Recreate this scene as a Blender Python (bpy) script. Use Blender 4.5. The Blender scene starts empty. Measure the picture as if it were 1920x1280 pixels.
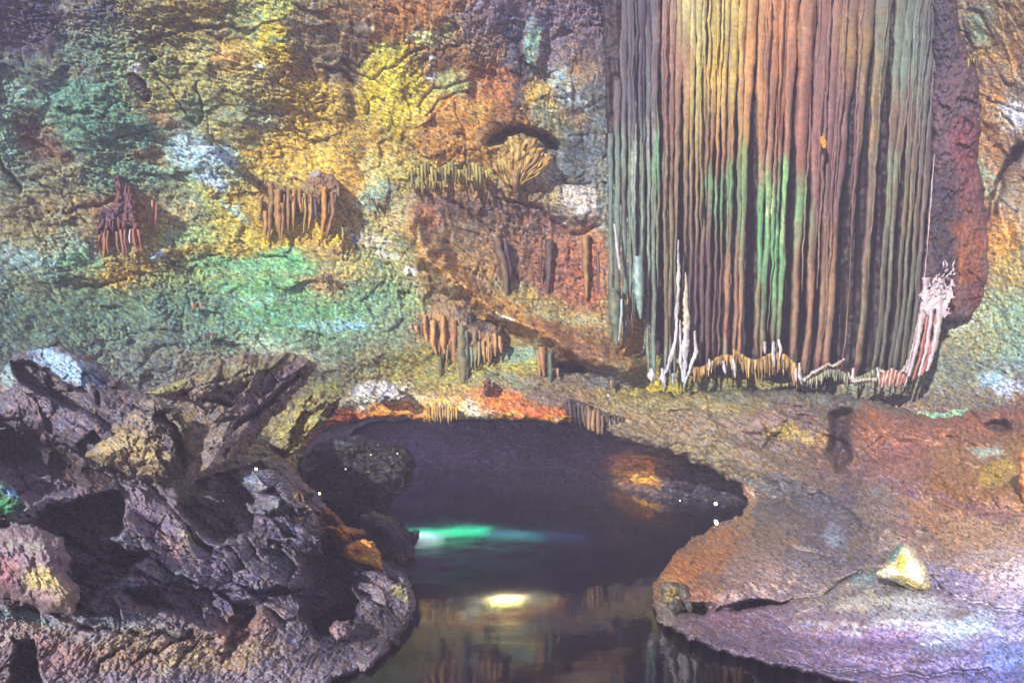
import bpy, math
import numpy as np
from mathutils import Vector

# ------------------------------------------------------------------ camera, air, light
scene = bpy.context.scene
COL = scene.collection
F = 1493.0      # focal length in photo pixels
H = 4.0         # eye height above the pool
HY = 740.0      # pixel row of the horizon
cd = bpy.data.cameras.new("camera")
cam = bpy.data.objects.new("camera", cd); COL.objects.link(cam)
cam.location = (0, 0, H); cam.rotation_euler = (math.radians(90), 0, 0)
cd.sensor_width = 36.0; cd.lens = 36.0 * F / 1920.0
cd.shift_y = (HY - 640.0) / 1920.0
cd.clip_start = 0.1; cd.clip_end = 400
scene.camera = cam

w = bpy.data.worlds.new("World"); scene.world = w; w.use_nodes = True
bg = w.node_tree.nodes["Background"]
bg.inputs[0].default_value = (0.50, 0.45, 0.66, 1); bg.inputs[1].default_value = 0.66

sl = bpy.data.lights.new("flood", 'SUN'); sl.energy = 5.0; sl.angle = math.radians(0.6); sl.color = (1.0, 0.95, 0.86)
so = bpy.data.objects.new("flood", sl); COL.objects.link(so)
so.rotation_euler = Vector((0.43, 0.84, -0.34)).to_track_quat('-Z', 'Y').to_euler()
so.location = (-20, -15, 25)

vs = scene.view_settings
vs.view_transform = 'Standard'; vs.look = 'None'; vs.exposure = 0.60; vs.gamma = 1.0
scene.cycles.max_bounces = 5; scene.cycles.diffuse_bounces = 2; scene.cycles.glossy_bounces = 3
scene.cycles.transparent_max_bounces = 6; scene.cycles.use_denoising = True
scene.cycles.sample_clamp_indirect = 4.0

def at(px, py, D):
    # a viewing ray through the photograph, walked D metres into the cave
    return Vector(((px - 960.0) / F * D, D, H + (HY - py) / F * D))
def water_D(py, z=0.0):
    return (H - z) * F / (py - HY)

# ------------------------------------------------------------------ noise in numpy
def _hash(ix, iy, seed):
    h = (ix.astype(np.int64) * 374761393 + iy.astype(np.int64) * 668265263 + seed * 1274126177) & 0xFFFFFFFF
    h = ((h ^ (h >> 13)) * 1274126177) & 0xFFFFFFFF
    h = ((h ^ (h >> 15)) * 2246822519) & 0xFFFFFFFF
    return (h ^ (h >> 16)) & 0xFFFFFF
def perlin(x, y, seed=0):
    x0 = np.floor(x); y0 = np.floor(y); fx = x - x0; fy = y - y0
    ix = x0.astype(np.int64); iy = y0.astype(np.int64)
    def g(i, j, dx, dy):
        a = _hash(ix + i, iy + j, seed) * (2 * math.pi / 16777216.0)
        return np.cos(a) * dx + np.sin(a) * dy
    u = fx * fx * fx * (fx * (fx * 6 - 15) + 10); v = fy * fy * fy * (fy * (fy * 6 - 15) + 10)
    a = g(0, 0, fx, fy); b = g(1, 0, fx - 1, fy); c = g(0, 1, fx, fy - 1); d = g(1, 1, fx - 1, fy - 1)
    return (a + (b - a) * u + (c - a) * v + (a - b - c + d) * u * v) * 1.5
def fbm(x, y, lam, octs=4, seed=0, gain=0.5):
    s = 0.0; a = 1.0
    for k in range(octs):
        s = s + a * perlin(x / lam, y / lam, seed + k * 17); lam *= 0.5; a *= gain
    return s
def cells(x, y, size, seed):
    """nearest jittered cell: offset from its centre, two random numbers, distances F1, F2"""
    gx = np.floor(x / size).astype(np.int64); gy = np.floor(y / size).astype(np.int64)
    d1 = np.full(x.shape, 1e9); d2 = np.full(x.shape, 1e9)
    bx = np.zeros(x.shape); by = np.zeros(x.shape); r1 = np.zeros(x.shape); r2 = np.zeros(x.shape)
    for i in (-1, 0, 1):
        for j in (-1, 0, 1):
            cx = gx + i; cy = gy + j
            px = (cx + _hash(cx, cy, seed) / 16777216.0) * size; py = (cy + _hash(cx, cy, seed + 7) / 16777216.0) * size
            dx = x - px; dy = y - py; d = np.sqrt(dx * dx + dy * dy)
            m = d < d1
            d2 = np.where(m, d1, np.minimum(d2, d))
            bx = np.where(m, dx, bx); by = np.where(m, dy, by)
            r1 = np.where(m, _hash(cx, cy, seed + 11) / 8388608.0 - 1, r1); r2 = np.where(m, _hash(cx, cy, seed + 23) / 8388608.0 - 1, r2)
            d1 = np.where(m, d, d1)
    return bx, by, r1, r2, d1, d2
def sstep(a, b, x):
    t = np.clip((x - a) / (b - a), 0, 1); return t * t * (3 - 2 * t)
def rot(x, y, deg):
    a = math.radians(deg); return x * math.cos(a) + y * math.sin(a), -x * math.sin(a) + y * math.cos(a)

def poly_sd(U, V, poly):
    """signed pixel distance to a polygon, positive inside"""
    P = np.array(poly, float); n = len(P)
    best = np.full(U.shape, 1e9); inside = np.zeros(U.shape, bool)
    for i in range(n):
        ax, ay = P[i]; bx, by = P[(i + 1) % n]; ex, ey = bx - ax, by - ay
        t = np.clip(((U - ax) * ex + (V - ay) * ey) / (ex * ex + ey * ey + 1e-9), 0, 1)
        best = np.minimum(best, (U - ax - t * ex) ** 2 + (V - ay - t * ey) ** 2)
        c = ((ay > V) != (by > V)) & (U < (bx - ax) * (V - ay) / (by - ay + 1e-12) + ax)
        inside ^= c
    d = np.sqrt(best)
    return np.where(inside, d, -d)
def line_d(U, V, pts):
    best = np.full(U.shape, 1e9)
    for (ax, ay), (bx, by) in zip(pts[:-1], pts[1:]):
        ex, ey = bx - ax, by - ay
        t = np.clip(((U - ax) * ex + (V - ay) * ey) / (ex * ex + ey * ey + 1e-9), 0, 1)
        best = np.minimum(best, (U - ax - t * ex) ** 2 + (V - ay - t * ey) ** 2)
    return np.sqrt(best)
def tps(pts):
    P = np.array([(a, b) for a, b, c in pts], float) / 500.0; z = np.array([c for a, b, c in pts], float)
    n = len(P); r = np.linalg.norm(P[:, None] - P[None], axis=2)
    K = np.where(r > 0, r * r * np.log(r + 1e-12), 0) + np.eye(n) * 0.003
    A = np.zeros((n + 3, n + 3)); A[:n, :n] = K; A[:n, n] = 1; A[:n, n + 1:] = P; A[n, :n] = 1; A[n + 1:, :n] = P.T
    s = np.linalg.solve(A, np.concatenate([z, np.zeros(3)]))
    def f(U, V):
        u = U / 500.0; v = V / 500.0; o = s[n] + s[n + 1] * u + s[n + 2] * v
        for i in range(n):
            rr = (u - P[i, 0]) ** 2 + (v - P[i, 1]) ** 2 + 1e-12
            o = o + s[i] * 0.5 * rr * np.log(rr)
        return o
    return f

# ------------------------------------------------------------------ colour of the mineral stains, with lamplight and shade painted in
def lin(c):
    c = np.asarray(c, float) / 255.0
    return np.where(c <= 0.04045, c / 12.92, ((c + 0.055) / 1.055) ** 2.4)

def warp(U, V, amp=1.0, ang=20, seed=3):
    a, b = rot(U, V, ang); b = b * 2.0
    wx = 34 * fbm(U, V, 110, 2, seed) + amp * (13 * perlin(a / 30, b / 30, seed + 5) + 8 * perlin(a / 11, b / 11, seed + 6) + 6 * perlin(a / 5, b / 5, seed + 7))
    wy = 26 * fbm(U, V, 110, 2, seed + 50) + amp * (11 * perlin(a / 30, b / 30, seed + 55) + 7 * perlin(a / 11, b / 11, seed + 56) + 5 * perlin(a / 5, b / 5, seed + 57))
    return wx, wy
def grid_colour(x, y, xs, ys, rows):
    G = np.array(rows, float)
    fx = np.clip(np.interp(x, xs, range(len(xs))), 0, len(xs) - 1.001); fy = np.clip(np.interp(y, ys, range(len(ys))), 0, len(ys) - 1.001)
    i = fx.astype(int); j = fy.astype(int); u = (fx - i)[..., None]; v = (fy - j)[..., None]
    u = u * u * (3 - 2 * u); v = v * v * (3 - 2 * v)
    return (G[j, i] * (1 - u) + G[j, i + 1] * u) * (1 - v) + (G[j + 1, i] * (1 - u) + G[j + 1, i + 1] * u) * v
def splat(col, x, y, S, U, V):
    rag = None
    for s in S:
        cx, cy, rx, ry, ang, c = s[:6]; k = s[6] if len(s) > 6 else 1.0; edge = s[7] if len(s) > 7 else 0.45
        R = max(rx, ry) * 1.7 + 30
        m = (np.abs(x - cx) < R) & (np.abs(y - cy) < R)
        if not m.any(): continue
        a, b = rot(x[m] - cx, y[m] - cy, ang)
        d = np.sqrt((a / rx) ** 2 + (b / ry) ** 2)
        d = d + 0.35 * perlin(U[m] / (0.35 * rx + 5), V[m] / (0.35 * ry + 5), int(cx) + 31) 
        al = (k * (1 - sstep(1 - edge, 1 + edge, d)))[..., None]
        col[m] = col[m] * (1 - al) + np.array(c, float) * al
    return col
def mottle(col, U, V, ang=20, seed=9, amt=1.0, st=2.0):
    """mineral speckle: light calcite grains, dark manganese grains, ochre and green drift"""
    a, b = rot(U, V, ang); b = b * st
    n1 = perlin(a / 14, b / 14, seed); n2 = perlin(a / 6, b / 6, seed + 1); n3 = perlin(U / 4.2, V / 4.2, seed + 2)
    v = 1 + amt * (0.13 * n1 + 0.17 * n2 + 0.19 * n3)
    col = col * v[..., None]
    hue = perlin(a / 21, b / 21, seed + 3) + 0.6 * perlin(a / 8, b / 8, seed + 4)
    col = col + amt * hue[..., None] * np.array([13, 2, -15.0])
    sp = sstep(0.52, 0.8, perlin(a / 9, b / 7, seed + 8))[..., None] * 0.5 * amt
    col = col * (1 - sp) + np.array([185, 190, 185.0]) * sp
    dk = sstep(0.34, 0.62, perlin(a / 12, b / 7, seed + 12))[..., None] * 0.62 * amt
    col = col * (1 - dk) + np.array([58, 50, 56.0]) * dk
    g_ = col.mean(-1, keepdims=True); col = col * .86 + g_ * .14
    # thin dark lines: fissure shade painted into the colour
    gt = sstep(-.1, .5, perlin(U / 60, V / 60, seed + 24))
    v1 = np.exp(-(perlin(a / 34, b / 30, seed + 20) / .035) ** 2) * (.35 + .65 * gt); v2 = np.exp(-(perlin(a / 16, b / 13, seed + 21) / .06) ** 2) * sstep(-.1, .5, perlin(U / 40, V / 40, seed + 22))
    vn = np.clip(.6 * v1 + .55 * v2, 0, .75)[..., None] * min(1.0, amt)
    col = col * (1 - vn) + np.array([44, 38, 46.0]) * vn
    return np.clip(col, 22, 248)
ALB = 1.02
def to_albedo(c, gain=1.0):
    return np.clip(lin(c) * ALB * gain, 0.004, 0.88)

# ------------------------------------------------------------------ materials
def rock_material(name, scale=1.0, rough=0.62, spec=0.25, bump=0.6, dist=0.05, coat=0.0, streak=None):
    m = bpy.data.materials.new(name); m.use_nodes = True
    nt = m.node_tree; N = nt.nodes; L = nt.links
    b = N["Principled BSDF"]
    at_ = N.new("ShaderNodeAttribute"); at_.attribute_name = "stain_and_light"
    tc = N.new("ShaderNodeTexCoord"); mp = N.new("ShaderNodeMapping")
    L.new(tc.outputs["Object"], mp.inputs[0])
    if streak: mp.inputs["Scale"].default_value = streak
    n1 = N.new("ShaderNodeTexNoise"); n1.inputs["Scale"].default_value = 3.2 * scale; n1.inputs["Detail"].default_value = 9; n1.inputs["Roughness"].default_value = 0.68
    v1 = N.new("ShaderNodeTexVoronoi"); v1.feature = 'DISTANCE_TO_EDGE'; v1.inputs["Scale"].default_value = 3.0 * scale
    n0 = N.new("ShaderNodeTexNoise"); n0.inputs["Scale"].default_value = 5 * scale; n0.inputs["Detail"].default_value = 3
    mixv = N.new("ShaderNodeVectorMath"); mixv.operation = 'MULTIPLY_ADD'; mixv.inputs[1].default_value = (0.35 / scale,) * 3
    L.new(mp.outputs[0], n1.inputs["Vector"]); L.new(mp.outputs[0], n0.inputs["Vector"])
    L.new(n0.outputs["Color"], mixv.inputs[0]); L.new(mp.outputs[0], mixv.inputs[2]); L.new(mixv.outputs[0], v1.inputs["Vector"])
    cr = N.new("ShaderNodeMapRange"); cr.inputs[1].default_value = 0.0; cr.inputs[2].default_value = 0.12; cr.inputs[3].default_value = 0.0; cr.inputs[4].default_value = 0.16
    L.new(v1.outputs["Distance"], cr.inputs[0])
    ad = N.new("ShaderNodeMath"); ad.operation = 'ADD'; L.new(cr.outputs[0], ad.inputs[0]); L.new(n1.outputs["Fac"], ad.inputs[1])
    bp = N.new("ShaderNodeBump"); bp.inputs["Strength"].default_value = bump; bp.inputs["Distance"].default_value = dist
    L.new(ad.outputs[0], bp.inputs["Height"]); L.new(bp.outputs[0], b.inputs["Normal"])
    # fine tonal variation of the stone itself
    n2 = N.new("ShaderNodeTexNoise"); n2.inputs["Scale"].default_value = 9 * scale; n2.inputs["Detail"].default_value = 6; n2.inputs["Roughness"].default_value = 0.75
    L.new(mp.outputs[0], n2.inputs["Vector"])
    rm = N.new("ShaderNodeMapRange"); rm.inputs[1].default_value = 0.3; rm.inputs[2].default_value = 0.7; rm.inputs[3].default_value = 0.62; rm.inputs[4].default_value = 1.38
    L.new(n2.outputs["Fac"], rm.inputs[0])
    mx = N.new("ShaderNodeVectorMath"); mx.operation = 'SCALE'; L.new(at_.outputs["Color"], mx.inputs[0]); L.new(rm.outputs[0], mx.inputs["Scale"])
    L.new(mx.outputs[0], b.inputs["Base Color"])
    b.inputs["Roughness"].default_value = rough; b.inputs["Specular IOR Level"].default_value = spec
    if coat: b.inputs["Coat Weight"].default_value = coat; b.inputs["Coat Roughness"].default_value = 0.25
    return m
M_WALL = rock_material("limestone_wall", 1.4, 0.6, 0.25, 0.32, 0.05)
M_BANK = rock_material("flowstone_bank", 2.0, 0.5, 0.35, 0.45, 0.035)
M_DARK = rock_material("dark_wet_rock", 2.2, 0.42, 0.45, 0.8, 0.06)
M_DRIP = rock_material("dripstone", 2.0, 0.5, 0.35, 0.5, 0.04, streak=(2.2, 2.2, 0.35))
M_CALC = rock_material("white_calcite", 3.0, 0.35, 0.5, 0.4, 0.03)

# ------------------------------------------------------------------ mesh helpers
def make_mesh(name, verts, faces, colours, mat, parent=None, smooth=True):
    me = bpy.data.meshes.new(name)
    verts = np.asarray(verts, np.float32); faces = np.asarray(faces, np.int32)
    k = faces.shape[1]
    me.vertices.add(len(verts)); me.vertices.foreach_set("co", verts.ravel())
    me.loops.add(faces.size); me.loops.foreach_set("vertex_index", faces.ravel())
    me.polygons.add(len(faces))
    me.polygons.foreach_set("loop_start", np.arange(0, faces.size, k, dtype=np.int32))
    me.polygons.foreach_set("loop_total", np.full(len(faces), k, np.int32))
    me.polygons.foreach_set("use_smooth", np.full(len(faces), smooth, bool))
    a = me.color_attributes.new("stain_and_light", 'FLOAT_COLOR', 'POINT')
    c4 = np.ones((len(verts), 4), np.float32); c4[:, :3] = colours
    a.data.foreach_set("color", c4.ravel())
    me.update(calc_edges=True); me.validate()
    me.materials.append(mat)
    o = bpy.data.objects.new(name, me); COL.objects.link(o)
    if parent is not None: o.parent = parent
    return o
def recentre(o, p):
    """move an object's origin without moving its surface"""
    n = len(o.data.vertices); c = np.empty(n * 3, np.float32); o.data.vertices.foreach_get("co", c)
    c = c.reshape(-1, 3) - np.array(p, np.float32); o.data.vertices.foreach_set("co", c.ravel()); o.location = p; o.data.update()
def tag(o, label, cat, group=None):
    o['label'] = label; o['category'] = cat
    if group: o['group'] = group
    return o
def struct(o): o['kind'] = 'structure'; return o
def empty(name, p, label, cat, group=None):
    o = bpy.data.objects.new(name, None); COL.objects.link(o); o.location = p; o.empty_display_size = 0.3
    return tag(o, label, cat, group)
def adopt(o, parent):
    recentre(o, tuple(parent.location)); o.location = (0, 0, 0); o.parent = parent
    return o

def sheet(name, xs, ys, sd_fn, depth_fn, paint_fn, mat, thick=2.0, rnd=None, ragged=4.0, gain=1.0, parent=None, seed=1):
    """rock surface over rays xs,ys with real depth, an edge that rolls back and a closed rear side"""
    U, V = np.meshgrid(np.array(xs, float), np.array(ys, float))
    sd = None
    if sd_fn is not None:
        sd = sd_fn(U, V) + ragged * fbm(U, V, 26, 3, seed + 400)
        keep = sd > 0
    else: keep = np.ones(U.shape, bool)
    D = depth_fn(U, V)
    if sd is not None and rnd:
        R, T = rnd
        t = np.clip(sd / R, 0, 1)
        D = D + T * (1 - np.sqrt(np.clip(1 - (1 - t) ** 2, 0, 1)))
    q = keep[:-1, :-1] & keep[1:, :-1] & keep[:-1, 1:] & keep[1:, 1:]
    ny, nx = U.shape
    idx = np.arange(ny * nx).reshape(ny, nx)
    A, B, C, E = idx[:-1, :-1][q], idx[1:, :-1][q], idx[1:, 1:][q], idx[:-1, 1:][q]
    front = np.stack([A, B, C, E], 1)
    faces = [front]; off = ny * nx
    closed = thick > 0
    if closed:
        faces.append(np.stack([E, C, B, A], 1) + off)
        qp = np.pad(q, 1)
        def edge(mask, a, b):
            a = a[mask]; b = b[mask]; faces.append(np.stack([a, b, b + off, a + off], 1))
        a_, b_, c_, e_ = idx[:-1, :-1], idx[1:, :-1], idx[1:, 1:], idx[:-1, 1:]
        edge(q & ~qp[1:-1, :-2], b_, a_); edge(q & ~qp[1:-1, 2:], e_, c_)
        edge(q & ~qp[:-2, 1:-1], a_, e_); edge(q & ~qp[2:, 1:-1], c_, b_)
    def world(D):
        return np.stack([(U - 960) / F * D, D, H + (HY - V) / F * D], -1).reshape(-1, 3)
    P = world(D); col = to_albedo(paint_fn(U, V), gain).reshape(-1, 3)
    if closed:
        bulge = thick * (0.35 + 0.65 * (np.sqrt(np.clip(1 - (1 - np.clip(sd / (rnd[0] if rnd else 30), 0, 1)) ** 2, 0, 1)) if sd is not None else 1))
        P = np.concatenate([P, world(D + bulge)]); col = np.concatenate([col, col])
    fs = np.concatenate(faces)
    used = np.zeros(len(P), bool); used[fs.ravel()] = True
    new = np.cumsum(used) - 1
    return make_mesh(name, P[used], new[fs], col[used], mat, parent)

def rough_px(U, V, ang=20, st=2.0, seed=0, big=1.0, mid=1.0, fine=1.0, crack=1.0, facet=0.0, fsize=34):
    """craggy relief in pixel units (positive = away from the eye)"""
    wx = 10 * perlin(U / 60, V / 60, seed + 90); wy = 10 * perlin(U / 60, V / 60, seed + 91)
    x = U + wx; y = V + wy
    a, b = rot(x, y, ang); b = b * st
    r = big * (16 * perlin(x / 120, y / 100, seed) + 9 * perlin(a / 62, b / 62, seed + 1))
    r = r + mid * (5.5 * perlin(a / 30, b / 30, seed + 2) + 3.2 * perlin(a / 15, b / 15, seed + 3))
    r = r + fine * (2.6 * perlin(a / 9, b / 9, seed + 4) + 1.7 * perlin(x / 5, y / 5, seed + 5))
    vg = .5 + .9 * sstep(-.3, .4, perlin(x / 55, y / 45, seed + 11))
    r = r + crack * vg * (4.6 * (1 - np.abs(perlin(a / 24, b / 20, seed + 12))) ** 9 + 2.6 * (1 - np.abs(perlin(a / 11, b / 9, seed + 13))) ** 7)
    c3 = perlin(a / 26, b / 22, seed + 9); r = r + crack * 3.0 * np.exp(-(c3 / 0.07) ** 2) * sstep(0, .4, perlin(x / 50, y / 50, seed + 10))
    c1 = perlin(a / 44, b / 44, seed + 6); c2 = perlin(a / 19, b / 19, seed + 7); gate = sstep(-0.15, 0.35, perlin(x / 75, y / 75, seed + 8))
    r = r + crack * (7 * np.exp(-(c1 / 0.05) ** 2) * gate + 3.2 * np.exp(-(c2 / 0.09) ** 2) * (1 - 0.5 * gate))
    if facet:
        bx, by, r1, r2, d1, d2 = cells(a, b, fsize, seed + 60)
        r = r + facet * (0.55 * (bx * r1 + by * r2) + 5 * np.exp(-((d2 - d1) / 3.0) ** 2))
        bx, by, r1, r2, d1, d2 = cells(a, b, fsize * 0.36, seed + 61)
        r = r + facet * 0.5 * (0.6 * (bx * r1 + by * r2) + 3 * np.exp(-((d2 - d1) / 1.8) ** 2))
    return r

# ------------------------------------------------------------------ main wall: mineral zones plus coloured lamplight and recess shade, all painted
WX = [0, 120, 240, 360, 480, 600, 720, 840, 960, 1080, 1200, 1800, 1920]
WY = [0, 100, 200, 300, 400, 500, 600, 700, 800]
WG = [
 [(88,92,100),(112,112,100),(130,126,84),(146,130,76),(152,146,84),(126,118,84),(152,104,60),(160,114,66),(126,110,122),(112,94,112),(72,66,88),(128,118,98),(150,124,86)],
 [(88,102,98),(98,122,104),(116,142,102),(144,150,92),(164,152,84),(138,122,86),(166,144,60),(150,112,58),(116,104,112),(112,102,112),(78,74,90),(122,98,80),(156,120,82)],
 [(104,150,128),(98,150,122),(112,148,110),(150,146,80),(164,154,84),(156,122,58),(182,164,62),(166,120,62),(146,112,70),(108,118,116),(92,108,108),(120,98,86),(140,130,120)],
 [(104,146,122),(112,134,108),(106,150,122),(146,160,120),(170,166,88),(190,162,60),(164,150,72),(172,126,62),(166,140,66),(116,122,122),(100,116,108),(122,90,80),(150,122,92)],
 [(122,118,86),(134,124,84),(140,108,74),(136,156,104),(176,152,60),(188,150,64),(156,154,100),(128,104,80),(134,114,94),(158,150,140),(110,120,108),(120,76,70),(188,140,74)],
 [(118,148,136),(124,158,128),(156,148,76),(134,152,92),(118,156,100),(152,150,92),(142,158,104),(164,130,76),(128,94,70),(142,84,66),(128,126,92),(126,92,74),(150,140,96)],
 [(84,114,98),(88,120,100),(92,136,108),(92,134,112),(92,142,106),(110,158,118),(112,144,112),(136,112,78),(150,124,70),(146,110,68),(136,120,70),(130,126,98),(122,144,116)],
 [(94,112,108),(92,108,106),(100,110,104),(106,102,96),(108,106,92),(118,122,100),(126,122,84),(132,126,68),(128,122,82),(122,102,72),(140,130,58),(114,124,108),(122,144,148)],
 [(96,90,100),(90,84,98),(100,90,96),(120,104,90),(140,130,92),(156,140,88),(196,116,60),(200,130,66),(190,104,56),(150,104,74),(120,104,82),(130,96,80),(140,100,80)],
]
LB = (142,192,208); WHT = (214,218,212)
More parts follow.
